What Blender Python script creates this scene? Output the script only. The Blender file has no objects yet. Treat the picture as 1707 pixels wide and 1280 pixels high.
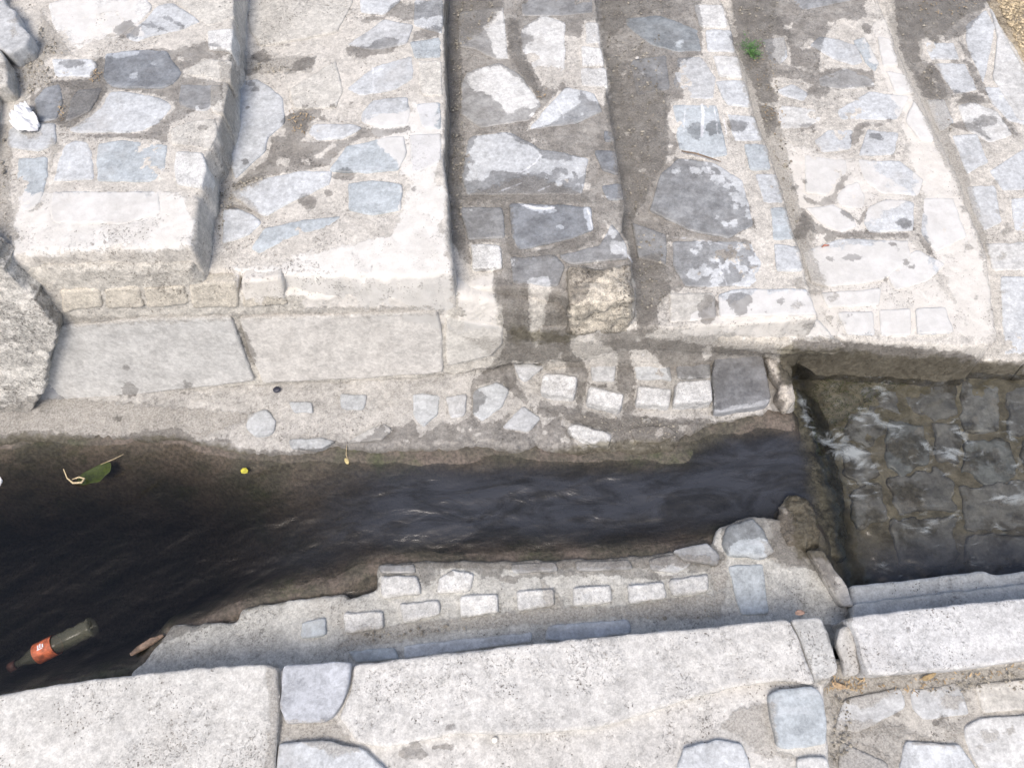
import bpy, math, random
import numpy as np
from mathutils import Matrix, Vector

random.seed(7)
rng = np.random.default_rng(11)
sc = bpy.context.scene
COL = sc.collection

# ------------------------------------------------------------------ camera
F_PX, W_PX, H_PX = 1281.0, 1707.0, 1280.0
PITCH, ROLL, CAM_H = math.radians(25.8), math.radians(-4.6), 2.1
cam_d = bpy.data.cameras.new('camera')
cam = bpy.data.objects.new('camera', cam_d)
COL.objects.link(cam)
cam_d.sensor_width = 36.0
cam_d.lens = F_PX * 36.0 / W_PX
cam_d.clip_start = 0.02
cam_d.clip_end = 500
cam.matrix_world = Matrix.Translation((0, 0, CAM_H)) @ Matrix.Rotation(PITCH, 4, 'X') @ Matrix.Rotation(ROLL, 4, 'Z')
sc.camera = cam

# ------------------------------------------------------------------ light
SUN_EL, SUN_AZ = math.radians(62), math.radians(203)      # compass azimuth, from +Y clockwise
wd = bpy.data.worlds.new('World')
sc.world = wd
wd.use_nodes = True
nt = wd.node_tree
nt.nodes.clear()
sky = nt.nodes.new('ShaderNodeTexSky')
sky.sky_type = 'NISHITA'
sky.sun_disc = False
sky.sun_elevation = SUN_EL
sky.sun_rotation = SUN_AZ
sky.dust_density = 4.0
sky.air_density = 0.9
sky.ozone_density = 0.5
bg = nt.nodes.new('ShaderNodeBackground')
bg.inputs['Strength'].default_value = 0.145
wo = nt.nodes.new('ShaderNodeOutputWorld')
nt.links.new(sky.outputs[0], bg.inputs[0])
nt.links.new(bg.outputs[0], wo.inputs[0])
sun_d = bpy.data.lights.new('sun', 'SUN')
sun_d.energy = 1.5
sun_d.angle = math.radians(26)
sun_d.color = (1.0, 0.94, 0.86)
sun = bpy.data.objects.new('sun', sun_d)
COL.objects.link(sun)
sd_ = Vector((math.sin(SUN_AZ) * math.cos(SUN_EL), math.cos(SUN_AZ) * math.cos(SUN_EL), math.sin(SUN_EL)))
sun.rotation_euler = sd_.to_track_quat('Z', 'Y').to_euler()
sun.location = (0, 0, 6)

sc.view_settings.view_transform = 'Standard'
sc.view_settings.look = 'None'
sc.view_settings.exposure = 0.40
sc.view_settings.gamma = 1.0
sc.view_settings.use_curve_mapping = False

# ------------------------------------------------------------------ maths
RM = np.array((Matrix.Rotation(PITCH, 3, 'X') @ Matrix.Rotation(ROLL, 3, 'Z')))
C0 = np.array([0, 0, CAM_H])

def ray(px, py):
    d = np.stack([(np.asarray(px, float) - W_PX / 2) / F_PX, -(np.asarray(py, float) - H_PX / 2) / F_PX,
                  -np.ones_like(np.asarray(px, float))], -1)
    return d @ RM.T

def at(px, py, z):
    d = ray(px, py)
    return C0 + d * ((z - CAM_H) / d[..., 2])[..., None]

def to_px(P):
    q = (P - C0) @ RM
    w = np.minimum(q[:, 2], -0.05)
    return np.stack([q[:, 0] / -w * F_PX + W_PX / 2, -q[:, 1] / -w * F_PX + H_PX / 2], -1)

def _h(ix, iy, s):
    n = (ix * 374761393 + iy * 668265263 + s * 982451653) & 0xffffffff
    n = ((n ^ (n >> 13)) * 1274126177) & 0xffffffff
    n = n ^ (n >> 16)
    return (n & 0xffff) / 65535.0

def vnoise(x, y, s=0):
    x = np.asarray(x, float) + 1000; y = np.asarray(y, float) + 1000
    ix = np.floor(x).astype(np.int64); iy = np.floor(y).astype(np.int64)
    fx = x - ix; fy = y - iy
    fx = fx * fx * (3 - 2 * fx); fy = fy * fy * (3 - 2 * fy)
    a = _h(ix, iy, s); b = _h(ix + 1, iy, s); c = _h(ix, iy + 1, s); d = _h(ix + 1, iy + 1, s)
    return (a * (1 - fx) + b * fx) * (1 - fy) + (c * (1 - fx) + d * fx) * fy

def fbm(x, y, s=0, o=4):
    r = 0; a = 0.5; t = 0
    for i in range(o):
        r = r + a * vnoise(x, y, s + i * 7); t += a
        x = x * 2.03 + 5.1; y = y * 2.03 + 1.7; a *= 0.5
    return r / t - 0.5

def sdf(P, poly):
    """signed distance of 2-D points to a closed polygon, positive inside, and the direction to the nearest edge"""
    A = poly; B = np.roll(poly, -1, 0)
    n = len(P); out = np.empty(n); g = np.empty((n, 2))
    for i0 in range(0, n, 20000):
        p = P[i0:i0 + 20000]
        m = len(p)
        best = np.full(m, 1e18); bx = np.zeros(m); by = np.zeros(m); ins = np.zeros(m, bool)
        px = p[:, 0]; py = p[:, 1]
        for (ax, ay), (bx_, by_) in zip(A, B):
            ex = bx_ - ax; ey = by_ - ay; l2 = ex * ex + ey * ey + 1e-20
            t = np.clip(((px - ax) * ex + (py - ay) * ey) / l2, 0, 1)
            qx = ax + t * ex; qy = ay + t * ey
            d = (px - qx) ** 2 + (py - qy) ** 2
            k = d < best
            best = np.where(k, d, best); bx = np.where(k, qx, bx); by = np.where(k, qy, by)
            c = (ay > py) != (by_ > py)
            if c.any():
                ins ^= c & (px < ax + (py - ay) * ex / (ey if ey else 1e-20))
        d = np.sqrt(best)
        out[i0:i0 + m] = np.where(ins, d, -d)
        g[i0:i0 + m, 0] = bx - px; g[i0:i0 + m, 1] = by - py
    return out, g

def rough_outline(poly, step, amp, seed):
    pts = []
    n = len(poly)
    for i in range(n):
        a = poly[i]; b = poly[(i + 1) % n]
        L = np.linalg.norm(b - a); k = max(1, int(L / step))
        for j in range(k):
            pts.append(a + (b - a) * j / k)
    pts = np.array(pts)
    # soften the corners a little
    for _ in range(1):
        pts = 0.25 * np.roll(pts, 1, 0) + 0.5 * pts + 0.25 * np.roll(pts, -1, 0)
    off = np.stack([fbm(pts[:, 0] * 34, pts[:, 1] * 34, seed, 5), fbm(pts[:, 0] * 34 + 40, pts[:, 1] * 34, seed + 3, 5)], -1)
    return pts + off * 2 * amp

# ------------------------------------------------------------------ stains, and a little painted shade, on the stone (traced, later laid on the surfaces)
OPS = {'wet': [], 'soil': [], 'pale': [], 'vein': [], 'alga_shade': []}
def op(kind, sign, *pts):
    OPS[kind].append((sign, np.array(pts, float)))
def W(*p): op('wet', 1, *p)
def D(*p): op('wet', -1, *p)
def S(*p): op('soil', 1, *p)  # soil; also carries the shade painted below step edges
def E(x, y, a, b, n=12, ph=0.3):
    W(*[(x + a * math.cos(ph + 6.283 * i / n) * (0.88 + 0.24 * random.random()), y + b * math.sin(ph + 6.283 * i / n) * (0.88 + 0.24 * random.random())) for i in range(n)])
def VN(w, *p):
    """a thin white quartz vein along a polyline"""
    p = np.array(p, float); t = np.gradient(p, axis=0); n = np.stack([-t[:, 1], t[:, 0]], -1); n /= np.linalg.norm(n, axis=1)[:, None] + 1e-9
    ww = w * np.array([0.4 + 0.6 * math.sin(math.pi * (i + 0.5) / len(p)) for i in range(len(p))])[:, None]
    OPS['vein'].append((1, np.concatenate([p + n * ww, (p - n * ww)[::-1]])))
def flecks(kind, sign, quad, n, a, b, slant=0.0):
    """small ragged drying islands or splashes inside a box"""
    x0, y0, x1, y1 = quad
    for _ in range(n):
        cx = random.uniform(x0, x1); cy = random.uniform(y0, y1); r = random.uniform(a, b); m = 9; e = random.uniform(0.35, 1.0)
        pts = []
        for i in range(m):
            t = 6.283 * i / m; k = random.uniform(0.55, 1.3); u = r * k * math.cos(t); v = r * e * k * math.sin(t)
            pts.append((cx + u * math.cos(slant) - v * math.sin(slant), cy + u * math.sin(slant) + v * math.cos(slant)))
        op(kind, sign, *pts)
def PL(*p): op('pale', 1, *p)
# --- third step and the gutters beside it: soaked, with dry islands
W((746,-160),(1205,-160),(1180,-20),(1165,10),(1172,50),(1172,92),(1140,100),(1128,125),(1142,165),(1118,172),(1114,212),(1136,242),(1118,262),(1180,268),(1215,300),(1252,345),(1258,378),(1228,392),(1250,405),(1266,440),(1215,478),(1140,482),(1122,492),(1115,520),(1098,548),(1075,562),(1300,590),(1330,600),(1300,700),(1200,715),(1160,790),(640,790),(540,780),(560,738),(600,738),(636,706),(662,712),(690,700),(700,728),(735,704),(760,708),(785,690),(784,640),(800,622),(832,596),(845,560),(848,530),(822,490),(820,452),(790,450),(768,430),(752,400),(748,320),(740,268),(744,230),(744,170),(741,130),(739,60))
D((806,46),(838,14),(848,98),(828,98),(818,74))
D((868,50),(905,26),(942,38),(944,130),(925,148),(905,145),(888,110),(872,84),(890,64))
D((975,36),(998,36),(1004,78),(1016,146),(1004,176),(984,168),(966,148),(944,146),(943,60),(968,64))
D((780,130),(800,115),(835,110),(855,125),(880,145),(898,168),(892,182),(870,180),(845,190),(830,170),(805,152),(785,150))
D((945,148),(965,145),(967,175),(942,190),(915,210),(876,216),(905,180),(925,160))
D((775,300),(792,272),(782,255),(794,225),(838,220),(862,236),(895,250),(904,262),(866,288),(822,284),(805,303))
D((902,264),(945,268),(970,262),(982,262),(978,290),(965,300),(955,285),(930,280),(900,290),(870,290))
D((783,405),(833,406),(840,446),(786,450))
D((882,462),(912,460),(918,480),(910,510),(912,540),(900,560),(893,577),(884,560),(880,520),(876,490))
D((848,512),(858,520),(860,545),(852,547))
D((948,512),(975,500),(990,470),(1010,455),(1050,445),(1060,480),(1063,550),(955,558),(945,535))
D((866,338),(890,344),(920,345),(926,352),(900,352),(870,344))
D((975,344),(985,350),(990,384),(982,384),(972,354))
D((1020,400),(1046,402),(1052,432),(1020,420))
D((1010,370),(1028,388),(1024,398),(1012,385))
D((1095,508),(1120,482),(1140,500),(1128,525),(1112,545),(1100,548))
D((945,565),(985,560),(1030,588),(1028,640),(985,640),(972,600),(955,588))
D((853,602),(912,606),(900,618),(935,590),(945,620),(965,625),(960,680),(900,668),(892,690),(870,650),(862,636))
D((795,645),(830,630),(850,655),(872,672),(905,698),(938,690),(905,712),(900,700),(880,722),(838,712),(850,690),(830,700),(800,705),(788,690),(815,665))
D((980,640),(1042,655),(1036,700),(1000,692),(970,684))
D((1050,585),(1080,583),(1098,600),(1118,628),(1150,632),(1188,628),(1190,672),(1186,696),(1122,698),(1056,692),(1060,640))
D((1168,580),(1184,578),(1186,600),(1176,598))
D((1186,686),(1286,665),(1286,688),(1186,704))
D((1276,590),(1304,600),(1326,640),(1328,672),(1298,664),(1300,640))
D((945,712),(960,706),(1020,722),(1016,750),(990,745),(955,728))
D((1210,30),(1172,40),(1168,10),(1205,6))
D((1120,175),(1150,172),(1150,205),(1126,210))
D((1125,70),(1136,66),(1140,82),(1128,80))
# fourth step
E(1180,517,17,27); E(1232,505,22,19)
E(1160,218,14,14); E(1190,215,16,12); E(1228,210,18,12)
# fifth step
W((1290,-150),(1560,-150),(1500,-40),(1462,-20),(1440,10),(1446,30),(1400,30),(1372,66),(1366,120),(1318,110),(1316,62),(1290,60),(1290,110),(1240,112),(1214,-20))
W((1300,108),(1366,118),(1400,112),(1455,118),(1462,145),(1370,150),(1338,135),(1300,128),(1262,130),(1240,100),(1290,96))
W((1345,135),(1420,118),(1455,140),(1450,150),(1398,112),(1365,130),(1342,145))
E(1424,26,16,10); E(1446,48,8,9); W((1215,60),(1255,60),(1300,170),(1270,175)); W((1262,170),(1290,180),(1300,210),(1278,230))
W((1310,50),(1345,62),(1342,74),(1312,72)); W((1345,150),(1358,140),(1390,148),(1384,156),(1350,160))
W((1420,215),(1442,204),(1438,225),(1425,245),(1418,240)); W((1440,205),(1474,208),(1466,214),(1440,212)); E(1460,228,12,5); E(1345,210,14,6)
W((1340,325),(1365,336),(1392,318),(1398,300),(1418,290),(1412,302),(1396,325),(1390,340),(1366,343),(1346,338))
W((1322,390),(1340,345),(1352,360),(1365,376),(1400,388),(1430,384),(1518,390),(1518,398),(1420,398),(1380,394),(1350,384),(1338,402),(1322,402))
W((1395,338),(1410,350),(1432,365),(1446,345),(1434,376),(1424,368),(1405,360)); E(1508,373,14,8)
W((1518,376),(1548,400),(1560,430),(1545,420)); E(1385,397,12,6); E(1420,430,16,5); E(1446,562,9,6)
# sixth step: damp soil with dead stalks
W((1470,-150),(1760,-150),(1660,-40),(1640,15),(1622,45),(1600,62),(1560,75),(1548,62),(1530,70),(1535,100),(1555,108),(1575,150),(1590,162),(1560,168),(1540,165),(1520,125),(1500,85))
W((1522,125),(1556,108),(1590,155),(1540,165)); E(1643,202,20,11,14,0); W((1592,150),(1640,158),(1642,172),(1592,178))
W((1583,208),(1600,200),(1640,215),(1650,232),(1630,222),(1600,216)); W((1600,70),(1620,90),(1640,140),(1650,160),(1634,158),(1612,110))
W((1586,100),(1616,100),(1618,106),(1586,104)); W((1668,190),(1690,215),(1695,226),(1686,224),(1668,200))
# second step
W((740,0),(740,25),(690,34),(668,32),(640,30),(650,12),(668,0),(680,8),(700,4))
W((598,36),(622,24),(640,32),(610,38)); W((575,78),(610,76),(640,62),(668,64),(662,82),(640,90),(600,98),(578,90)); W((682,58),(715,42),(736,48),(730,62),(690,70))
E(437,95,16,11); W((488,105),(505,96),(525,98),(520,116),(480,122)); W((405,115),(425,112),(430,122),(408,125)); E(425,150,6,6); E(415,140,10,5)
W((470,196),(490,188),(505,180),(535,182),(530,200),(515,206),(510,222),(505,234),(560,236),(590,228),(600,212),(640,216),(682,208),(684,218),(650,226),(610,230),(575,242),(548,276),(530,280),(460,290),(420,305),(388,312),(415,285),(448,262),(452,230),(475,225))
D((463,264),(484,262),(480,275),(462,275)); D((525,262),(556,236),(560,240),(538,262)); D((505,268),(520,266),(516,276))
E(513,335,16,12); E(575,290,18,10)
W((368,345),(395,342),(425,352),(398,350))
# first step
W((172,100),(180,92),(230,84),(275,82),(285,84),(318,76),(345,70),(380,80),(384,92),(360,100),(338,98),(330,104),(308,118),(304,128),(345,133),(370,138),(372,165),(348,182),(330,182),(310,196),(282,210),(280,238),(230,232),(140,228),(130,224),(235,222),(264,205),(290,182),(290,172),(270,162),(222,152),(180,150),(160,180),(148,190),(118,212),(100,214),(92,205),(60,210),(48,170),(55,158),(78,142),(100,134),(150,130),(160,105),(172,86))
D((178,92),(230,84),(228,92),(190,98)); D((284,212),(318,198),(354,197),(362,214),(360,240),(280,240))
D((318,112),(345,99),(386,100),(384,124),(350,128),(318,128))
E(212,52,22,15); W((235,40),(255,38),(280,52),(262,50)); W((265,25),(285,30),(314,48),(300,46)); E(120,106,22,7); E(360,92,14,6); E(338,212,7,4); W((95,208),(110,225),(140,232),(110,228))
# the drying front of the shaded wall foot and the waterline
W((-60,735),(0,725),(60,716),(105,722),(200,728),(240,716),(300,712),(330,735),(380,730),(400,748),(470,752),(540,744),(560,735),(640,742),(700,748),(700,830),(-60,830))
E(215,650,14,12); E(313,640,9,5); E(308,655,5,3); E(210,612,6,4); E(198,658,7,4); W((400,540),(412,560),(428,590),(424,612),(405,575),(396,555))
E(200,697,9,5); E(370,700,6,4); E(35,460,9,5); E(60,478,10,5); E(72,490,8,4)
# near ledge
W((200,1110),(230,1105),(285,1040),(395,1037),(400,1016),(420,1006),(500,998),(570,992),(582,1002),(590,994),(632,985),(632,960),(695,960),(706,976),(726,968),(735,952),(750,945),(790,955),(820,962),(850,972),(880,962),(1000,958),(1040,962),(1100,968),(1140,960),(1185,950),(1208,935),(1200,880),(1240,862),(1300,850),(1380,900),(1360,930),(1330,946),(1300,940),(1290,925),(1270,932),(1215,926),(1180,900),(1100,920),(850,930),(630,930),(500,970),(380,1030),(200,1100))
D((1090,950),(1120,942),(1150,948),(1140,958),(1100,958)); D((1212,910),(1240,897),(1280,898),(1292,920),(1272,932),(1215,925)); D((840,950),(865,954),(858,960),(838,958))
W((1340,920),(1362,920),(1388,960),(1400,975),(1392,990),(1365,960))
W((-60,1170),(-60,1000),(220,1000),(240,1110),(120,1125),(110,1112),(60,1118),(20,1140),(0,1155))
W((1700,1020),(1370,1023),(1378,1022),(1405,1024),(1410,1042),(1394,1048),(1390,1075),(1402,1100),(1398,1106),(1380,1070),(1372,1040))
E(687,1254,24,11); E(740,1245,18,5); E(692,1243,12,8); E(752,1212,12,7)
E(1495,1190,5,3); E(1560,1205,8,5); E(1575,1195,6,4)
# right-hand bed below the weir, all wet
W((1334,604),(1400,575),(1800,560),(1800,1000),(1420,972),(1400,960),(1300,940))
D((1420,970),(1500,962),(1640,945),(1800,935),(1800,1040),(1420,1040))
D((1400,560),(1800,560),(1800,600),(1640,602),(1600,585),(1500,578),(1420,572))
# soil and grit in the joints
S((746,-100),(775,-100),(765,60),(772,130),(760,200),(775,260),(765,330),(778,400),(768,420),(750,400),(742,250),(740,100))
S((760,-30),(830,-30),(840,12),(800,60),(772,70),(752,70)); S((850,30),(862,40),(870,90),(900,150),(905,165),(890,155),(866,120),(850,90))
S((880,290),(970,322),(985,338),(860,338),(760,332)); S((838,345),(852,345),(858,410),(900,420),(940,405),(995,390),(990,400),(920,430),(850,430))
S((1000,-60),(1130,-60),(1120,10),(1060,25),(1020,60),(1005,50)); S((1010,90),(1060,110),(1110,160),(1112,260),(1090,300),(1060,360),(1050,380),(1030,260))
S((1040,440),(1100,420),(1120,480),(1080,545),(1062,540)); S((1212,-120),(1300,-120),(1290,20),(1320,60),(1300,110),(1275,100),(1286,160),(1320,290),(1345,400),(1380,480),(1352,480),(1320,380),(1280,230),(1250,140),(1222,50))
S((1325,350),(1352,365),(1360,390),(1345,405),(1325,400)); S((1470,-120),(1760,-120),(1660,-20),(1640,14),(1600,30),(1560,72),(1540,60),(1535,100),(1520,110),(1490,40))
S((1560,95),(1580,160),(1590,215),(1580,225),(1545,165),(1535,130)); S((1590,150),(1620,160),(1660,170),(1640,172),(1600,170))
S((70,20),(88,50),(110,75),(120,92),(88,98),(70,100),(80,130),(100,136),(60,150),(40,170),(20,160),(26,130),(45,100),(66,80))
S((150,100),(172,96),(170,125),(180,150),(160,185),(140,205),(105,214),(95,205),(110,180),(122,150),(100,140),(150,130),(160,110))
S((400,90),(440,100),(500,95),(525,95),(520,118),(470,122),(400,120)); S((478,195),(500,185),(520,190),(515,220),(490,215)); S((385,308),(440,290),(445,300),(400,322),(425,342),(440,362),(430,365),(395,345),(370,342))
S((366,100),(400,120),(392,200),(384,330),(392,352),(370,350),(355,400),(368,300),(370,200)); S((-60,200),(12,210),(20,260),(15,330),(30,400),(8,430),(-60,420))
S((85,232),(105,245),(92,262),(78,300),(70,345),(48,355),(75,330),(84,262)); S((770,560),(960,572),(1180,560),(1290,575),(1300,590),(1200,590),(1040,580),(960,600),(830,600))
S((900,680),(970,692),(1060,696),(1130,705),(1190,705),(1150,745),(1030,745),(1020,720),(950,705)); S((1105,745),(1150,708),(1180,712),(1148,745))
S((630,940),(640,932),(720,935),(1080,925),(1180,925),(1200,940),(1090,945),(850,948),(700,945)); S((600,1048),(760,1030),(900,1015),(1030,1010),(1180,990),(1210,985),(1200,1030),(1000,1030),(760,1050),(650,1070),(560,1080))
S((900,965),(935,990),(940,1020),(970,1030),(940,1040),(915,1035)); S((1180,950),(1210,925),(1212,975),(1195,990)); S((1270,900),(1340,900),(1345,940),(1310,950),(1280,930))
S((1360,1130),(1440,1130),(1600,1120),(1760,1100),(1760,1130),(1600,1150),(1500,1150),(1440,1180),(1400,1170),(1382,1250),(1400,1300),(1480,1300),(1480,1260),(1420,1230),(1470,1220),(1530,1225),(1520,1240),(1600,1245),(1500,1215),(1450,1200),(1395,1200),(1372,1150))
S((440,1110),(462,1108),(468,1200),(560,1200),(600,1250),(560,1260),(470,1225),(456,1300),(440,1300),(450,1180)); S((1230,1180),(1290,1170),(1296,1250),(1330,1262),(1270,1262),(1240,1230),(1200,1210))
S((60,660),(430,690),(330,735),(-20,740),(-20,690)); S((60,500),(120,530),(420,522),(560,512),(740,512),(740,524),(400,532),(100,545))
S((1330,560),(1420,570),(1640,596),(1640,620),(1320,612)); S((1270,850),(1340,830),(1380,870),(1375,910),(1300,910))
# lime bloom and chalky scuffs
PL((800,-20),(880,-20),(860,30),(820,40)); PL((1480,20),(1540,140),(1640,390),(1660,560),(1600,560),(1560,440),(1500,200),(1440,60)); PL((1330,420),(1520,390),(1640,560),(1380,560))
PL((20,320),(320,320),(330,420),(20,430)); PL((380,440),(740,420),(760,520),(400,500)); PL((1200,500),(1350,480),(1420,570),(1120,560)); PL((600,200),(740,160),(740,440),(640,420),(680,300))
PL((480,420),(750,380),(760,560),(500,520)); PL((1280,230),(1440,260),(1520,330),(1360,420)); PL((80,0),(230,0),(240,60),(120,80)); PL((760,460),(830,460),(840,560),(760,560))

flecks('wet', -1, (1185, 285, 1252, 385), 16, 5, 13, 0.5); flecks('wet', -1, (1150, 400, 1262, 470), 18, 4, 12, 0.4); flecks('wet', -1, (1110, 262, 1190, 290), 6, 5, 12, 0.3)
flecks('wet', -1, (1000, 100, 1140, 480), 22, 1.5, 5); flecks('wet', -1, (770, 100, 1000, 440), 26, 1.5, 5); flecks('wet', -1, (900, 270, 985, 330), 10, 3, 9, -0.4)
flecks('wet', 1, (1300, 150, 1520, 330), 12, 3, 9); flecks('wet', 1, (400, 60, 720, 330), 14, 2, 8); flecks('wet', 1, (1125, 480, 1330, 520), 5, 3, 6); flecks('wet', -1, (980, 560, 1180, 700), 16, 3, 10)
flecks('wet', 1, (1330, 400, 1560, 560), 10, 2, 7); flecks('wet', -1, (1310, 20, 1500, 150), 14, 4, 12, -0.3); flecks('wet', -1, (1540, 40, 1640, 160), 12, 3, 9, 0.8); flecks('wet', -1, (180, 80, 370, 220), 12, 2, 7)
flecks('wet', -1, (860, 700, 1150, 740), 12, 4, 12); flecks('wet', 1, (650, 940, 1180, 960), 14, 4, 12); flecks('wet', -1, (640, 700, 800, 735), 8, 3, 9)
flecks('soil', 1, (1325, 400, 1420, 560), 10, 4, 12); flecks('soil', 1, (0, 20, 110, 420), 12, 5, 14); flecks('soil', 1, (1380, 1150, 1700, 1270), 14, 5, 18); flecks('soil', 1, (1600, 280, 1700, 560), 9, 4, 12)
VN(3.5, (1170, 172), (1172, 190), (1171, 210), (1170, 228)); VN(1.5, (1190, 178), (1194, 200), (1196, 225)); VN(1.2, (1142, 175), (1141, 200), (1140, 220)); VN(1.3, (1205, 190), (1210, 215), (1214, 245))
VN(1.6, (920, 160), (930, 175), (940, 198)); VN(1.8, (902, 258), (892, 272), (878, 282), (862, 290)); VN(1.3, (870, 305), (850, 313), (830, 320)); VN(1.3, (918, 310), (905, 315), (895, 320))
VN(3.0, (868, 341), (890, 347), (912, 348), (926, 346)); VN(2.4, (978, 346), (984, 362), (988, 384)); VN(1.6, (1024, 408), (1036, 414), (1050, 430), (1055, 440)); VN(1.4, (621, 110), (623, 130), (622, 155)); VN(1.2, (1118, 395), (1150, 398), (1180, 402), (1215, 410), (1245, 420))
VN(1.4, (1070, 590), (1085, 600), (1108, 615)); VN(1.8, (1180, 268), (1178, 278), (1186, 290)); VN(1.5, (1205, 440), (1206, 460), (1212, 476))
# damp, dirty foot under the fifth step, with the overhang's shade painted in
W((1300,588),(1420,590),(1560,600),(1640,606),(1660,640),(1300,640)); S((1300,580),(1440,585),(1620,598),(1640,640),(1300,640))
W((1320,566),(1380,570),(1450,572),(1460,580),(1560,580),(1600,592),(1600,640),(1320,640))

def AG(*p): op('alga_shade', 1, *p)
AG((1296,575),(1360,580),(1430,584),(1480,592),(1560,592),(1620,602),(1620,640),(1300,640)); AG((1334,650),(1350,640),(1420,700),(1430,940),(1330,930),(1300,760))  # first patch also paints in the shade under the fifth step
AG((850,545),(960,556),(950,572),(848,568)); AG((1000,735),(1150,730),(1180,705),(1300,690),(1330,700),(1300,760),(900,790),(600,780),(640,752),(900,756))
AG((390,1010),(500,985),(620,950),(620,975),(500,997),(400,1018)); AG((1300,830),(1340,815),(1370,860),(1370,900),(1330,890))
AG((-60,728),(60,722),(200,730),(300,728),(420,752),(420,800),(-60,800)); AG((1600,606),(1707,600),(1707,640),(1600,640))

flecks('alga_shade', 1, (1400, 610, 1707, 940), 34, 6, 22, 0.5); flecks('soil', 1, (1400, 610, 1707, 940), 26, 6, 20, 0.5)

S((1008,150),(1022,190),(1034,250),(1050,340),(1062,400),(1070,480),(1058,480),(1040,390),(1026,290),(1012,210)); S((1212,30),(1226,60),(1246,110),(1264,180),(1292,250),(1312,310),(1336,390),(1348,430),(1340,440),(1316,380),(1290,290),(1262,220),(1240,150))  # painted shade: thin dark lines below the third and fourth step edges
S((1476,10),(1500,60),(1524,110),(1546,160),(1582,230),(1616,300),(1640,380),(1650,420),(1636,420),(1600,320),(1560,240),(1520,160),(1490,90))  # same painted shade line at the foot of the fifth step's edge

S((826,470),(880,470),(884,560),(870,580),(840,560),(830,520)); S((912,490),(948,500),(950,560),(960,575),(905,575),(905,540)); W((822,468),(880,465),(884,570),(845,575),(836,520)); W((914,490),(946,495),(950,575),(902,578),(908,540))
flecks('alga_shade', 1, (1400, 610, 1707, 940), 26, 8, 26, 0.5); flecks('pale', 1, (1400, 610, 1707, 940), 16, 6, 20, 0.5)


def fields(P, kind):
    uv = to_px(P)
    val = np.full(len(P), -1.0)
    for sign, poly in OPS[kind]:
        lo = poly.min(0) - 24; hi = poly.max(0) + 24
        k = np.where((uv[:, 0] > lo[0]) & (uv[:, 0] < hi[0]) & (uv[:, 1] > lo[1]) & (uv[:, 1] < hi[1]))[0]
        if not len(k): continue
        d, _ = sdf(uv[k], poly)
        d = np.clip(d / (24.0 if kind != 'vein' else 4.0), -1, 1)
        val[k] = np.maximum(val[k], d) if sign > 0 else np.minimum(val[k], -d)
    return val

# ------------------------------------------------------------------ objects
def tag(o, label=None, cat=None, group=None, kind=None):
    if label: o['label'] = label
    if cat: o['category'] = cat
    if group: o['group'] = group
    if kind: o['kind'] = kind
    return o

def root(name, label, cat, loc, group=None):
    o = bpy.data.objects.new(name, None)
    o.empty_display_size = 0.05
    COL.objects.link(o)
    o.location = loc
    return tag(o, label, cat, group)

def link_mesh(name, V, Fc, mat, parent=None, col=(0.5, 0.5, 0.5), smooth=True, attrs=None, label=None, stain=True):
    V = np.asarray(V, float)
    Fc = np.asarray(Fc)
    org = np.array(parent.location) if parent else np.array([V[:, 0].mean(), V[:, 1].mean(), V[:, 2].min()])
    me = bpy.data.meshes.new(name)
    me.vertices.add(len(V)); me.vertices.foreach_set('co', (V - org).astype(np.float32).ravel())
    k = Fc.shape[1]
    me.loops.add(Fc.size); me.loops.foreach_set('vertex_index', Fc.astype(np.int32).ravel())
    me.polygons.add(len(Fc)); me.polygons.foreach_set('loop_start', np.arange(0, Fc.size, k, dtype=np.int32))
    me.polygons.foreach_set('use_smooth', np.full(len(Fc), smooth))
    me.update(calc_edges=True)
    if stain:
        for kd in ('wet', 'soil', 'pale', 'vein', 'alga_shade'):
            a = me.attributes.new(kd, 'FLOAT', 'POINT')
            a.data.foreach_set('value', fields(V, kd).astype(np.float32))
    if attrs:
        for kd, v in attrs.items():
            a = me.attributes.new(kd, 'FLOAT', 'POINT'); a.data.foreach_set('value', np.asarray(v, np.float32))
    me.validate()
    me.materials.append(mat)
    o = bpy.data.objects.new(name, me)
    COL.objects.link(o)
    if parent: o.parent = parent
    else: o.location = org
    o.color = (*col, 1)
    if label: o['label'] = label
    return o

class Frame:
    def __init__(s, O, U, V, N): s.O, s.U, s.V, s.N = [np.array(a, float) for a in (O, U, V, N)]
    def from_px(s, pts, off=0.0):
        pts = np.array(pts, float); d = ray(pts[:, 0], pts[:, 1])
        O = s.O + s.N * off
        t = ((O - C0) @ s.N) / (d @ s.N)
        P = C0 + d * t[:, None] - s.O
        return np.stack([P @ s.U, P @ s.V], -1)
    def to_w(s, uv, h): return s.O + uv[:, :1] * s.U + uv[:, 1:2] * s.V + h[:, None] * s.N

def hor(z): return Frame((0, 0, z), (1, 0, 0), (0, 1, 0), (0, 0, 1))

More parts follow.
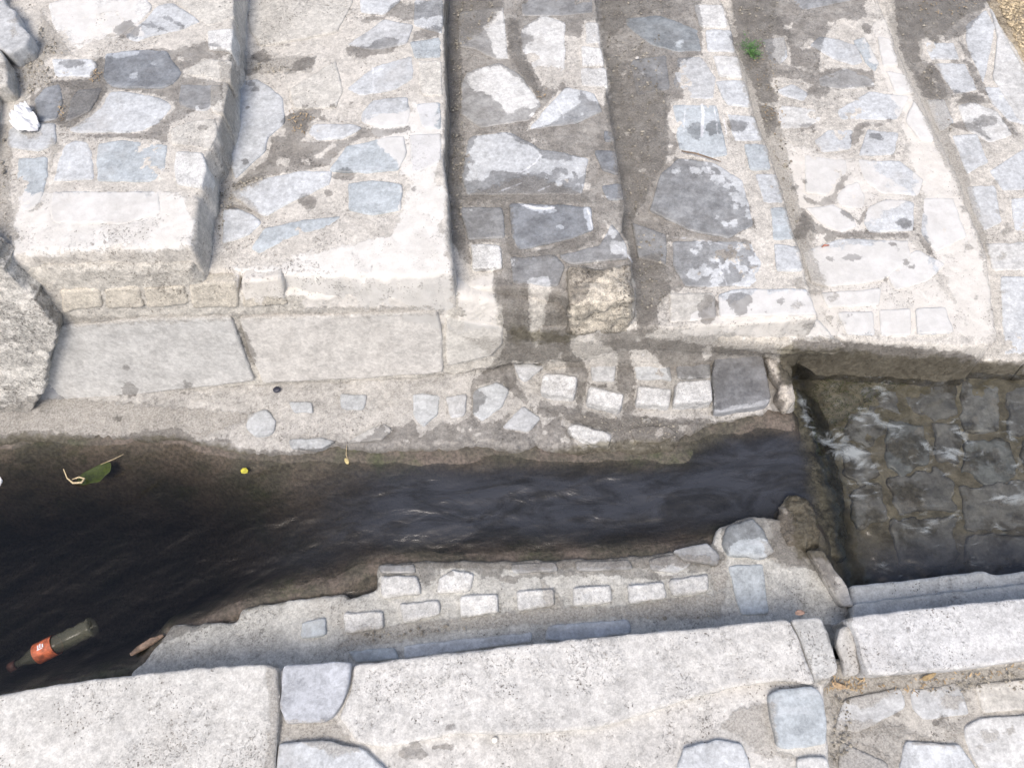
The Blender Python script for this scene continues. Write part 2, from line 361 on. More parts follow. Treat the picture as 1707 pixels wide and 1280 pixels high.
_seed = [0]
def patch(name, pts, fr, mat, parent=None, col=(0.5, 0.5, 0.5), off=0.0, thick=0.02, res=0.004, amp=0.0015, ns=16,
          edge=0.006, jit=0.003, rows=1, batter=0.0, tilt=(0, 0), zf=None, label=None, world=False, big=0.0, efront=None):
    """a slab whose top is a rough height field inside a traced outline, with real sides `thick` deep"""
    _seed[0] += 1; sd = _seed[0]
    poly = np.array(pts, float) if world else fr.from_px(pts, off)
    poly = rough_outline(poly, 0.008, jit, sd)
    lo = poly.min(0) - res * 2; hi = poly.max(0) + res * 2
    nx = int((hi[0] - lo[0]) / res) + 1; ny = int((hi[1] - lo[1]) / res) + 1
    X, Y = np.meshgrid(lo[0] + np.arange(nx) * res, lo[1] + np.arange(ny) * res)
    P = np.stack([X.ravel(), Y.ravel()], -1)
    d, g = sdf(P, poly)
    I = np.arange(nx * ny).reshape(ny, nx)
    q = np.stack([I[:-1, :-1], I[:-1, 1:], I[1:, 1:], I[1:, :-1]], -1).reshape(-1, 4)
    q = q[(d[q] > 0).any(1)]
    out = d < 0
    P[out] += g[out]
    used, inv = np.unique(q, return_inverse=True)
    q = inv.reshape(q.shape); P = P[used]; d = np.maximum(d[used], 0)
    ctr = poly.mean(0)
    rag = 1 + 1.7 * fbm(P[:, 0] * 35, P[:, 1] * 35, sd + 50, 3)
    ee = edge if efront is None else edge + (efront - edge) * np.clip((poly[:, 1].min() + 0.24 - P[:, 1]) / 0.10, 0, 1)
    e = ee * np.maximum(rag, 0.2)
    t = np.clip(1 - d / e, 0, 1)
    drop = e * (1 - np.sqrt(np.maximum(0, 1 - t * t)))
    h = off + amp * 2 * fbm(P[:, 0] * ns, P[:, 1] * ns, sd, 5) * 2 + (P[:, 0] - ctr[0]) * tilt[0] + (P[:, 1] - ctr[1]) * tilt[1] - np.minimum(drop, ee)
    h += amp * 0.5 * fbm(P[:, 0] * 150, P[:, 1] * 150, sd + 9, 2) * 2
    if big: h += big * 2 * fbm(P[:, 0] * 5, P[:, 1] * 5, sd + 20, 3)
    if zf is not None: h = h + zf(P)
    V = fr.to_w(P, h)
    # sides
    ed = np.concatenate([q[:, [0, 1]], q[:, [1, 2]], q[:, [2, 3]], q[:, [3, 0]]])
    ks = np.sort(ed, 1); key = ks[:, 0].astype(np.int64) * (len(P) + 1) + ks[:, 1]
    u, first, cnt = np.unique(key, return_index=True, return_counts=True)
    be = ed[first[cnt == 1]]
    bv = np.unique(be); mp = -np.ones(len(P), int); mp[bv] = np.arange(len(bv))
    # outward normal of the outline at boundary vertices
    nrm = np.zeros((len(P), 2))
    dv = P[be[:, 1]] - P[be[:, 0]]; nn = np.stack([dv[:, 1], -dv[:, 0]], -1)
    nn /= np.linalg.norm(nn, axis=1)[:, None] + 1e-12
    np.add.at(nrm, be[:, 0], nn); np.add.at(nrm, be[:, 1], nn)
    nb = nrm[bv]; nb /= np.linalg.norm(nb, axis=1)[:, None] + 1e-12
    Vs = [V]; Fs = [q]; prev = bv.copy(); base = len(V)
    for r in range(1, rows + 1):
        dep = thick * r / rows
        if rows > 1:
            k = fbm((P[bv, 0] + P[bv, 1] * 0.7) * ns * 1.3, dep * ns * 1.3 + P[bv, 1] * 0 + 3, sd + 70, 4)
            ro = k * 2 * amp * 2.5 * (1 - (r == rows))
        else:
            ro = np.zeros(len(bv))
        bo = batter * dep * np.clip(-nb[:, 1], 0, 1)
        uv = P[bv] + nb * ro[:, None]; uv[:, 1] -= bo
        hh = h[bv] - dep if rows == 1 else h[bv] * (1 - r / rows) + (off + (zf(P[bv]) if zf is not None else 0) - thick) * (r / rows)
        Vs.append(fr.to_w(uv, hh))
        cur = base + np.arange(len(bv)); base += len(bv)
        a = prev[mp[be[:, 0]]]; b = prev[mp[be[:, 1]]]; c = cur[mp[be[:, 1]]]; dd = cur[mp[be[:, 0]]]
        Fs.append(np.stack([b, a, dd, c], -1))
        prev = cur
    return link_mesh(name, np.concatenate(Vs), np.concatenate(Fs), mat, parent, col, label=label)

# ------------------------------------------------------------------ materials
class NT:
    def __init__(s, name):
        s.m = bpy.data.materials.new(name); s.m.use_nodes = True; s.t = s.m.node_tree; s.t.nodes.clear()
        s.out = s.t.nodes.new('ShaderNodeOutputMaterial')
    def n(s, ty, **kw):
        nd = s.t.nodes.new(ty)
        for k, v in kw.items():
            if k in nd.inputs.keys() or isinstance(k, int): s.set(nd.inputs[k], v)
            else: setattr(nd, k, v)
        return nd
    def set(s, inp, v):
        if isinstance(v, bpy.types.NodeSocket): s.t.links.new(v, inp)
        else: inp.default_value = v
    def math(s, o, a, b=0.0, c=None):
        nd = s.t.nodes.new('ShaderNodeMath'); nd.operation = o
        s.set(nd.inputs[0], a); s.set(nd.inputs[1], b)
        if c is not None: s.set(nd.inputs[2], c)
        return nd.outputs[0]
    def mix(s, f, a, b, mode='MIX'):
        nd = s.t.nodes.new('ShaderNodeMix'); nd.data_type = 'RGBA'; nd.blend_type = mode
        s.set(nd.inputs[0], f); s.set(nd.inputs[6], a); s.set(nd.inputs[7], b)
        return nd.outputs[2]
    def noise(s, vec, scale, detail=4, rough=0.5, dist=0.0):
        nd = s.t.nodes.new('ShaderNodeTexNoise')
        s.set(nd.inputs['Vector'], vec); nd.inputs['Scale'].default_value = scale
        nd.inputs['Detail'].default_value = detail; nd.inputs['Roughness'].default_value = rough
        nd.inputs['Distortion'].default_value = dist
        return nd.outputs[0]
    def ramp(s, v, a, b, lo=0.0, hi=1.0):
        nd = s.t.nodes.new('ShaderNodeMapRange'); nd.interpolation_type = 'SMOOTHSTEP'
        s.set(nd.inputs[0], v); nd.inputs[1].default_value = a; nd.inputs[2].default_value = b
        nd.inputs[3].default_value = lo; nd.inputs[4].default_value = hi
        return nd.outputs[0]
    def attr(s, name):
        nd = s.t.nodes.new('ShaderNodeAttribute'); nd.attribute_name = name; return nd.outputs['Fac']

def rgb(a, b, c): return (a, b, c, 1)

def stone_mat(name, crust=0.3, streak=0.0, pits=0.5, grain=0.5, bumpy=0.5, crust_col=(0.5, 0.475, 0.43), mottle=0.3):
    k = NT(name)
    geo = k.n('ShaderNodeNewGeometry'); oi = k.n('ShaderNodeObjectInfo')
    pos = geo.outputs['Position']
    off = k.n('ShaderNodeVectorMath', operation='MULTIPLY_ADD')
    k.set(off.inputs[0], pos); off.inputs[1].default_value = (1, 1, 1)
    cmb = k.n('ShaderNodeCombineXYZ'); k.set(cmb.inputs[0], k.math('MULTIPLY', oi.outputs['Random'], 17.0)); k.set(cmb.inputs[1], k.math('MULTIPLY', oi.outputs['Random'], 9.0))
    k.set(off.inputs[2], cmb.outputs[0])
    v = off.outputs[0]
    base = oi.outputs['Color']
    n1 = k.noise(pos, 7, 6, 0.6); n2 = k.noise(v, 45, 6, 0.65); n3 = k.noise(pos, 240, 4, 0.6); n4 = k.noise(pos, 700, 2, 0.5)
    tone = k.math('ADD', k.ramp(n1, 0.3, 0.7, 1 - mottle * 0.45, 1 + mottle * 0.3), k.ramp(n2, 0.3, 0.7, -0.5 * mottle, 0.35 * mottle))
    tone = k.math('ADD', tone, k.ramp(n3, 0.3, 0.7, -0.20 * grain, 0.16 * grain))
    tone = k.math('ADD', tone, k.ramp(k.noise(pos, 105, 5, 0.7), 0.42, 0.60, -0.09, 0.07))
    tone = k.math('ADD', tone, k.ramp(k.noise(v, 20, 9, 0.75, 0.5), 0.40, 0.62, -0.10, 0.07))
    c = k.mix(1.0, base, k.n('ShaderNodeCombineXYZ', X=tone, Y=tone, Z=tone).outputs[0], 'MULTIPLY')
    bumpv = k.math('MULTIPLY', n2, 0.6)
    if streak:
        rot = k.n('ShaderNodeMapping'); rot.vector_type = 'POINT'
        k.set(rot.inputs['Vector'], v)
        an = k.math('ADD', k.math('MULTIPLY', oi.outputs['Random'], 1.2), 0.1)
        r3 = k.n('ShaderNodeCombineXYZ'); k.set(r3.inputs[2], k.math('MULTIPLY', oi.outputs['Random'], 6.28)); k.set(rot.inputs['Rotation'], r3.outputs[0])
        rot.inputs['Scale'].default_value = (9, 38, 20)
        st = k.noise(rot.outputs[0], 1.0, 5, 0.65, 0.6)
        c = k.mix(k.math('MULTIPLY', k.ramp(st, 0.52, 0.68), streak * 0.45), c, rgb(0.72, 0.74, 0.77))
        c = k.mix(k.math('MULTIPLY', k.ramp(st, 0.46, 0.3), streak * 0.5), c, k.mix(1.0, c, rgb(0.68, 0.70, 0.74), 'MULTIPLY'))
        bumpv = k.math('ADD', bumpv, k.math('MULTIPLY', st, 0.7 * streak))
    # lime and mortar smeared over the stone
    cn = k.math('ADD', k.noise(v, 13, 8, 0.68, 0.4), k.math('MULTIPLY', k.attr('pale'), 0.30))
    cm = k.ramp(cn, 0.70 - crust * 0.5, 0.76 - crust * 0.5)
    cc = k.mix(k.ramp(k.noise(pos, 30, 5), 0.35, 0.65), rgb(*crust_col), rgb(crust_col[0] * 1.12, crust_col[1] * 1.12, crust_col[2] * 1.13))
    c = k.mix(k.math('MULTIPLY', cm, 0.85), c, cc)
    bumpv = k.math('ADD', bumpv, k.math('MULTIPLY', cm, 0.25))
    vm = k.ramp(k.math('ADD', k.attr('vein'), k.math('MULTIPLY', k.math('SUBTRACT', k.noise(pos, 60, 5, 0.7), 0.5), 1.6)), -0.2, 0.5)
    # pits and dark grit, clustered
    vo = k.n('ShaderNodeTexVoronoi')
    nz = k.n('ShaderNodeTexNoise', Scale=60.0); k.set(nz.inputs['Vector'], pos)
    wv = k.n('ShaderNodeVectorMath', operation='MULTIPLY_ADD')
    k.set(wv.inputs[0], nz.outputs['Color']); wv.inputs[1].default_value = (0.016, 0.016, 0.016); k.set(wv.inputs[2], pos)
    k.set(vo.inputs['Vector'], wv.outputs[0])
    vo.inputs['Scale'].default_value = 150
    clus = k.ramp(k.noise(pos, 9, 6, 0.7), 0.47, 0.63)
    th = k.math('MULTIPLY_ADD', clus, 0.30, 0.06)
    pit = k.ramp(k.math('SUBTRACT', th, vo.outputs['Distance']), -0.03, 0.06)
    pit = k.math('MULTIPLY', pit, k.ramp(k.noise(pos, 120, 3), 0.44, 0.58))
    pit = k.math('MULTIPLY', pit, pits)
    c = k.mix(pit, c, k.mix(1.0, c, rgb(0.30, 0.28, 0.26), 'MULTIPLY'))
    # worm-like dark flecks where the skin of the mortar has crazed
    fl = k.math('MULTIPLY', k.ramp(k.noise(pos, 130, 5, 0.7, 1.2), 0.555, 0.60), k.ramp(k.noise(pos, 5.5, 8, 0.8, 0.5), 0.485, 0.58))
    fl = k.math('MULTIPLY', fl, min(1.0, pits))
    c = k.mix(k.math('MULTIPLY', fl, 0.9), c, k.mix(1.0, c, rgb(0.46, 0.44, 0.42), 'MULTIPLY'))
    # brown dirt and dust blotches
    c = k.mix(k.math('MULTIPLY', k.ramp(k.noise(pos, 4.5, 8, 0.7), 0.52, 0.72), 0.35), c, rgb(0.38, 0.355, 0.32))
    # soil, and the shade painted with it below step edges
    so = k.math('ADD', k.attr('soil'), k.math('MULTIPLY', k.math('SUBTRACT', k.noise(pos, 60, 6, 0.7), 0.5), 1.3))
    sm = k.ramp(so, -0.1, 0.12)
    scn = k.noise(pos, 190, 5, 0.7)
    scol = k.mix(k.ramp(scn, 0.35, 0.68), rgb(0.20, 0.185, 0.16), rgb(0.50, 0.475, 0.43))
    c = k.mix(k.math('MULTIPLY', sm, 0.62), c, scol)
    # algae where water keeps the stone damp, and shade painted under the fifth step
    al = k.ramp(k.math('ADD', k.attr('alga_shade'), k.math('MULTIPLY', k.math('SUBTRACT', k.noise(pos, 30, 7, 0.7), 0.5), 1.8)), -0.2, 0.25)
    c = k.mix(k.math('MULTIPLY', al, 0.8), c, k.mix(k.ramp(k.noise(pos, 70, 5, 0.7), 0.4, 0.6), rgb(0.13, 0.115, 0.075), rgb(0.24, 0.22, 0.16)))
    # wet
    we = k.math('ADD', k.attr('wet'), k.math('MULTIPLY', k.math('SUBTRACT', k.noise(pos, 38, 8, 0.68), 0.5), 1.1))
    wm = k.math('ADD', k.math('MULTIPLY', k.ramp(we, -0.03, 0.05), 0.86), k.math('MULTIPLY', k.ramp(we, -0.35, 0.35), 0.14))
    wcol = k.mix(k.ramp(k.noise(pos, 22, 4), 0.35, 0.65), rgb(0.47, 0.46, 0.45), rgb(0.60, 0.595, 0.59))
    rim = k.math('MULTIPLY', k.ramp(we, 0.05, 0.45), 1.0)
    c = k.mix(wm, c, k.mix(1.0, c, wcol, 'MULTIPLY'))
    c = k.mix(k.math('MULTIPLY', vm, 0.85), c, k.mix(wm, rgb(0.78, 0.79, 0.80), rgb(0.60, 0.61, 0.63)))
    b = k.n('ShaderNodeBsdfPrincipled')
    k.set(b.inputs['Base Color'], c)
    k.set(b.inputs['Roughness'], k.math('SUBTRACT', 0.88, k.math('MULTIPLY', wm, k.ramp(k.noise(pos, 16, 5), 0.4, 0.6, 0.46, 0.66))))
    b.inputs['Specular IOR Level'].default_value = 0.35
    bumpv = k.math('ADD', bumpv, k.math('MULTIPLY', n3, 0.28 * (0.5 + grain)))
    bumpv = k.math('SUBTRACT', bumpv, k.math('MULTIPLY', k.math('ADD', pit, fl), 0.5))
    bumpv = k.math('ADD', bumpv, k.math('MULTIPLY', k.math('MULTIPLY', sm, scn), 1.2))
    bp = k.n('ShaderNodeBump'); bp.inputs['Strength'].default_value = 0.55 * bumpy + 0.2
    bp.inputs['Distance'].default_value = 0.004
    k.set(bp.inputs['Height'], bumpv)
    k.set(b.inputs['Normal'], bp.outputs[0])
    k.t.links.new(b.outputs[0], k.out.inputs[0])
    return k.m

def plain_mat(name, col, rough=0.6, var=0.25, scale=60, bump=0.3, trans=0.0, sub=0.0):
    k = NT(name); pos = k.n('ShaderNodeNewGeometry').outputs['Position']
    n = k.noise(pos, scale, 5, 0.6)
    t = k.ramp(n, 0.3, 0.7, 1 - var, 1 + var)
    c = k.mix(1.0, rgb(*col), k.n('ShaderNodeCombineXYZ', X=t, Y=t, Z=t).outputs[0], 'MULTIPLY')
    b = k.n('ShaderNodeBsdfPrincipled'); k.set(b.inputs['Base Color'], c)
    b.inputs['Roughness'].default_value = rough
    b.inputs['Transmission Weight'].default_value = trans
    bp = k.n('ShaderNodeBump'); bp.inputs['Strength'].default_value = bump; bp.inputs['Distance'].default_value = 0.002
    k.set(bp.inputs['Height'], k.noise(pos, scale * 3, 4)); k.set(b.inputs['Normal'], bp.outputs[0])
    k.t.links.new(b.outputs[0], k.out.inputs[0])
    return k.m

def tint_mat(name, rough=0.8):
    """each loose grain has its own colour from a per-vertex number"""
    k = NT(name)
    a = k.attr('tone'); oi = k.n('ShaderNodeObjectInfo')
    c = k.mix(1.0, oi.outputs['Color'], k.n('ShaderNodeCombineXYZ', X=a, Y=a, Z=k.math('MULTIPLY', a, 0.96)).outputs[0], 'MULTIPLY')
    b = k.n('ShaderNodeBsdfPrincipled'); k.set(b.inputs['Base Color'], c); b.inputs['Roughness'].default_value = rough
    k.t.links.new(b.outputs[0], k.out.inputs[0])
    return k.m

M_MORTAR = stone_mat('mortar', crust=0.34, pits=0.75, grain=0.9, bumpy=0.9, crust_col=(0.65, 0.625, 0.575), mottle=0.3)
M_CONC = stone_mat('pitted_concrete', crust=0.34, pits=0.95, grain=0.6, bumpy=0.8, crust_col=(0.66, 0.645, 0.605), mottle=0.22)
M_ROUGH = stone_mat('rubble_concrete', crust=0.2, pits=0.9, grain=1.3, bumpy=1.6, crust_col=(0.5, 0.46, 0.40), mottle=0.6)
M_SLATE = stone_mat('slate', crust=0.44, streak=0.45, pits=0.12, grain=0.35, bumpy=0.45, crust_col=(0.62, 0.61, 0.58), mottle=0.28)
M_PANEL = stone_mat('smooth_panel', crust=0.12, streak=0.1, pits=0.15, grain=0.25, bumpy=0.2, crust_col=(0.5, 0.49, 0.46), mottle=0.22)
M_SETT = stone_mat('granite_sett', crust=0.34, pits=0.45, grain=0.8, bumpy=0.7, crust_col=(0.60, 0.60, 0.59), mottle=0.25)

BLUE = (0.47, 0.51, 0.53); PALE = (0.57, 0.59, 0.60); CREAM = (0.60, 0.58, 0.53); GREY = (0.50, 0.51, 0.51)
DEEP = (0.46, 0.49, 0.52); WHITE = (0.64, 0.64, 0.62); BROWN = (0.40, 0.35, 0.28)
MORT = (0.60, 0.572, 0.52)
def jc(c, a=0.05):
    f = 1 + random.uniform(-a, a); return tuple(min(0.8, x * f) for x in c)

T1, T2, T3, T4, T5, T6, T7 = 0.55, 0.44, 0.33, 0.22, 0.11, 0.0, -0.11

# ================================================================== the ground far below and around, and the stream bed
g = link_mesh('ground', [(-60, -60, -0.75), (60, -60, -0.75), (60, 60, -0.75), (-60, 60, -0.75)], [(0, 1, 2, 3)], M_ROUGH, None, (0.3, 0.27, 0.23))
tag(g, 'brown earth far below the stonework', None, None, 'structure'); g['category'] = 'ground'

def sheet(name, x0, x1, y0, y1, res, zf, mat, col, attrs=None):
    nx = int((x1 - x0) / res) + 1; ny = int((y1 - y0) / res) + 1
    X, Y = np.meshgrid(np.linspace(x0, x1, nx), np.linspace(y0, y1, ny))
    P = np.stack([X.ravel(), Y.ravel()], -1); z = zf(P)
    I = np.arange(nx * ny).reshape(ny, nx)
    q = np.stack([I[:-1, :-1], I[:-1, 1:], I[1:, 1:], I[1:, :-1]], -1).reshape(-1, 4)
    V = np.concatenate([P, z[:, None]], 1)
    return link_mesh(name, V, q, mat, None, col, attrs=attrs(V) if attrs else None)

shore = at(*np.array([(-300,745),(0,735),(60,728),(200,730),(300,728),(400,750),(470,756),(560,745),(640,748),(800,744),(940,748),(1040,750),(1130,745),(1150,722),(1190,704),(1280,690),(1340,700),(1400,700),(1400,900),(1300,890),(1200,905),(1100,925),(1000,932),(850,936),(700,936),(620,945),(560,975),(480,990),(400,1010),(330,1042),(280,1050),(230,1110),(0,1165),(-300,1190)], float).T, 0.0)[:, :2]
def smooth(x, a, b):
    t = np.clip((x - a) / (b - a), 0, 1); return t * t * (3 - 2 * t)
def bed_z(P):
    d, _ = sdf(P, shore)
    far_side = smooth(P[:, 1], 0.62, 0.78)
    left = smooth(-P[:, 0], 0.5, 1.15)
    depth = (0.13 + 0.20 * left) * smooth(d, -0.01, 0.17 + 0.1 * far_side)
    z = 0.012 - depth - 0.06 * smooth(-d, 0, 0.1)
    w = smooth(P[:, 0], 0.80, 0.90)
    z = z * (1 - w) + w * (-0.106 + 0.016 * smooth(P[:, 1], 0.75, 1.0))
    z += 0.010 * fbm(P[:, 0] * 14, P[:, 1] * 14, 3, 5) * 2
    return z

def bed_mat():
    k = NT('stream_bed'); pos = k.n('ShaderNodeNewGeometry').outputs['Position']
    c = k.mix(k.ramp(k.noise(pos, 6, 7, 0.65), 0.4, 0.6), rgb(0.13, 0.105, 0.085), rgb(0.075, 0.068, 0.05))
    c = k.mix(k.ramp(k.noise(pos, 3.2, 6, 0.7), 0.52, 0.66), c, rgb(0.06, 0.066, 0.032))
    t = k.ramp(k.noise(pos, 90, 5, 0.7), 0.3, 0.7, 0.55, 1.45)
    c = k.mix(1.0, c, k.n('ShaderNodeCombineXYZ', X=t, Y=t, Z=t).outputs[0], 'MULTIPLY')
    sx = k.n('ShaderNodeSeparateXYZ'); k.set(sx.inputs[0], pos)
    pave = k.mix(k.ramp(k.noise(pos, 18, 6, 0.7), 0.35, 0.65), rgb(0.17, 0.15, 0.095), rgb(0.40, 0.365, 0.28))
    c = k.mix(k.ramp(k.math('ADD', sx.outputs[0], k.math('MULTIPLY', k.noise(pos, 9, 4), 0.05)), 0.85, 0.92), c, k.mix(0.15, pave, c))
    b = k.n('ShaderNodeBsdfPrincipled'); k.set(b.inputs['Base Color'], c); b.inputs['Roughness'].default_value = 0.55
    bp = k.n('ShaderNodeBump'); bp.inputs['Strength'].default_value = 0.8; bp.inputs['Distance'].default_value = 0.008
    k.set(bp.inputs['Height'], k.noise(pos, 60, 6, 0.7)); k.set(b.inputs['Normal'], bp.outputs[0])
    k.t.links.new(b.outputs[0], k.out.inputs[0]); return k.m
M_BED = bed_mat()
bed = sheet('stream_bed', -2.4, 2.6, 0.05, 1.16, 0.01, bed_z, M_BED, (0.2, 0.17, 0.13))
tag(bed, 'silty brown channel floor under the running water', 'stream bed', None, 'structure')

# ================================================================== the six broad steps
def step(label, z, edge_pts, front, left_x, edge_r, rest, amp=0.0016, mat=M_MORTAR, col=MORT, big=0.0014, depth=None):
    pts = [(left_x, -190)] + edge_pts + front
    a = at(left_x, -190, z)
    r = root('stone_step', label, 'step', tuple(np.round(at(*edge_pts[-1], z), 3)), 'broad stone steps beside the stream')
    patch('mortar_bed', pts, hor(z), mat, r, col, thick=(z + 0.16) if depth is None else depth, res=0.005, amp=amp, ns=14, edge=min(edge_r, 0.007), efront=edge_r, jit=0.005, rows=22, batter=0.16, big=big)
    return r
def st(r, z, pts, col=PALE, mat=M_SLATE, off=0.0032, name='paving_stone', thick=0.03, edge=0.0028, jit=0.004, amp=0.0009, tilt=(0, 0), label=None, rows=1, res=0.0045, acol=0.06):
    off = off * random.uniform(0.35, 1.35); tilt = (tilt[0] + random.uniform(-0.012, 0.012), tilt[1] + random.uniform(-0.012, 0.012))
    return patch(name, pts, hor(z), mat, r, jc(col, acol), off=off, thick=thick, res=res, amp=amp, ns=20, edge=edge, jit=jit, tilt=tilt, label=label, rows=rows)
def es(r, z, pts, col=PALE, mat=M_SLATE, off=0.005, **kw):
    return st(r, z, pts, col, mat, off, name='edge_stone', thick=0.06, rows=5, **kw)

# top-left corner of the still higher step
s0 = step('fragment of a higher step in the top left corner, rounded grey stones at its edge', 0.60, [(0, -190), (-4, 0), (-10, 60), (-8, 120), (-22, 200), (-40, 300), (-66, 380)], [(-80, 400), (-500, 420), (-500, -190)], -480, 0.008, None)
st(s0, 0.60, [(-60, -10), (0, -6), (22, 18), (34, 42), (50, 56), (44, 72), (14, 90), (-2, 80), (-50, 60)], GREY, off=0.006, edge=0.006, thick=0.07, rows=6, jit=0.006)
st(s0, 0.60, [(-50, 66), (-8, 70), (8, 98), (14, 126), (10, 142), (-14, 146), (-50, 130)], CREAM, M_CONC, off=0.006, edge=0.006, thick=0.07, rows=6, jit=0.006)

s1 = step('pale step below the top left corner, with dark slabs and crumpled white litter on it', T1,
          [(402, -190), (396, -60), (390, 0), (387, 88), (378, 100), (380, 150), (368, 200), (356, 245), (348, 250), (340, 262), (340, 315), (332, 322), (326, 395)],
          [(318, 412), (240, 414), (150, 418), (60, 425), (18, 433), (-100, 440), (-400, 450)], -380, 0.022, None, amp=0.002, mat=M_CONC)
S1 = [([(80, 5), (170, -20), (235, -10), (255, 10), (235, 35), (200, 60), (130, 88), (105, 75), (85, 40)], WHITE),
      ([(240, 36), (262, 10), (290, 5), (334, 36), (300, 50), (250, 60), (225, 70), (206, 60)], PALE),
      ([(85, 98), (153, 98), (163, 108), (154, 127), (90, 128)], PALE),
      ([(175, 90), (225, 83), (277, 84), (288, 100), (303, 122), (290, 138), (270, 147), (185, 145), (173, 130)], DEEP),
      ([(56, 165), (75, 146), (101, 139), (103, 175), (92, 200), (64, 204)], DEEP),
      ([(121, 160), (129, 149), (171, 146), (150, 183), (122, 198), (107, 204), (113, 180)], DEEP),
      ([(182, 152), (218, 153), (270, 163), (288, 176), (265, 205), (232, 221), (124, 221), (112, 216), (135, 205), (168, 180)], PALE),
      ([(300, 141), (364, 141), (368, 165), (345, 185), (322, 183), (296, 172)], GREY),
      ([(109, 241), (126, 233), (150, 236), (157, 300), (87, 302), (96, 268)], PALE),
      ([(161, 240), (200, 233), (279, 240), (274, 282), (254, 302), (161, 302)], BLUE),
      ([(30, 263), (80, 261), (78, 300), (65, 343), (38, 352), (22, 320)], BLUE),
      ([(12, 216), (42, 202), (91, 206), (94, 238), (60, 252), (12, 246)], PALE),
      ([(87, 319), (265, 318), (268, 352), (210, 373), (88, 370), (81, 345)], WHITE)]
for p, c in S1: st(s1, T1, p, c)
for p, c in [([(292, -60), (392, -60), (389, 28), (346, 44), (322, 25), (293, 6)], CREAM), ([(345, 50), (388, 46), (387, 84), (346, 80)], WHITE),
             ([(316, 112), (346, 98), (386, 101), (384, 136), (346, 130), (310, 124)], CREAM), ([(350, 140), (380, 142), (372, 190), (350, 184)], CREAM),
             ([(284, 214), (320, 200), (358, 197), (364, 215), (352, 246), (345, 252), (325, 246), (284, 240)], CREAM),
             ([(292, 252), (336, 253), (346, 280), (336, 312), (294, 308), (288, 280)], WHITE)]:
    es(s1, T1, p, c, M_SETT if c == WHITE else M_CONC, off=0.006, edge=0.004)

s2 = step('wide pale dry step with blue slabs and a straight clean edge over the soaked step', T2,
          [(743, -190), (741, 0), (739, 60), (742, 130), (745, 170), (741, 230), (738, 270), (745, 320), (750, 400), (756, 440)],
          [(755, 455), (700, 462), (550, 462), (400, 454), (250, 452)], 250, 0.014, None, amp=0.0018, mat=M_CONC)
S2 = [([(408, -10), (480, -40), (560, -30), (590, 0), (562, 52), (500, 66), (432, 76), (416, 50)], CREAM, M_CONC),
      ([(392, 136), (430, 131), (470, 160), (475, 205), (446, 228), (444, 250), (392, 298), (382, 268), (386, 200)], PALE, M_SLATE),
      ([(512, 220), (522, 206), (590, 206), (604, 214), (572, 229), (530, 234)], PALE, M_SLATE),
      ([(547, 284), (577, 244), (640, 229), (674, 226), (677, 255), (664, 284), (610, 288)], BLUE, M_SLATE),
      ([(384, 321), (440, 297), (500, 284), (554, 285), (549, 308), (500, 330), (440, 360), (412, 344)], PALE, M_SLATE),
      ([(370, 350), (392, 346), (420, 356), (436, 370), (415, 390), (371, 406)], PALE, M_SLATE),
      ([(417, 414), (442, 380), (500, 367), (568, 360), (558, 374), (480, 398), (432, 423)], BLUE, M_SLATE),
      ([(579, 306), (620, 300), (671, 306), (667, 350), (620, 359), (581, 350)], BLUE, M_SLATE),
      ([(602, 190), (622, 166), (680, 161), (684, 190), (679, 209), (640, 214), (603, 203)], PALE, M_SLATE),
      ([(577, 150), (620, 112), (688, 92), (689, 130), (660, 150), (602, 160)], PALE, M_SLATE),
      ([(578, 75), (640, 32), (690, 42), (679, 73), (620, 84)], GREY, M_SLATE),
      ([(480, 150), (560, 100), (572, 150), (560, 180), (490, 182)], CREAM, M_CONC),
      ([(600, -60), (660, -60), (668, 0), (640, 24), (600, 20)], PALE, M_SLATE)]
for p, c, m in S2: st(s2, T2, p, c, m)
for p, c in [([(694, 173), (733, 169), (736, 217), (702, 212)], BLUE), ([(682, 70), (734, 62), (735, 95), (692, 98)], BLUE), ([(696, 101), (735, 101), (738, 160), (701, 157)], CREAM),
             ([(690, 0), (738, 0), (737, 55), (690, 42)], PALE), ([(682, 224), (736, 222), (735, 268), (686, 290)], CREAM)]:
    es(s2, T2, p, c, M_SETT, off=0.004)

s3 = step('narrow grey step soaked dark by water, with dry pale islands and a brown corner block', T3,
          [(990, -190), (992, 0), (1000, 72), (1010, 140), (1018, 190), (1027, 250), (1042, 335), (1037, 385), (1048, 402), (1054, 440), (1060, 497)],
          [(1040, 502), (950, 503), (930, 484), (850, 480), (740, 482), (600, 480)], 600, 0.008, None, amp=0.0018)
S3 = [([(765, 20), (838, 12), (848, 98), (830, 100), (790, 82), (763, 78)], WHITE), ([(868, 48), (905, 26), (942, 38), (943, 132), (925, 147), (903, 146), (886, 112), (869, 84)], WHITE),
      ([(865, -40), (985, -40), (988, 22), (930, 26), (870, 26)], GREY),
      ([(778, 120), (835, 104), (870, 128), (904, 174), (882, 200), (800, 212), (768, 190), (768, 140)], WHITE),
      ([(942, 146), (990, 155), (1004, 186), (960, 206), (880, 216), (922, 166)], PALE),
      ([(782, 226), (850, 219), (898, 247), (982, 263), (970, 324), (777, 324), (768, 290)], PALE),
      ([(848, 338), (985, 344), (990, 384), (940, 400), (866, 417), (852, 390)], DEEP),
      ([(930, 425), (1000, 408), (1020, 372), (1034, 392), (1046, 410), (1046, 432), (950, 440)], GREY),
      ([(765, 345), (838, 345), (842, 395), (780, 400)], GREY), ([(850, 428), (925, 425), (942, 445), (930, 478), (856, 472)], GREY)]
for p, c in S3: st(s3, T3, p, c)
st(s3, T3, [(784, 406), (833, 408), (838, 446), (787, 449)], WHITE, M_SETT, off=0.012, thick=0.05, name='edge_stone')
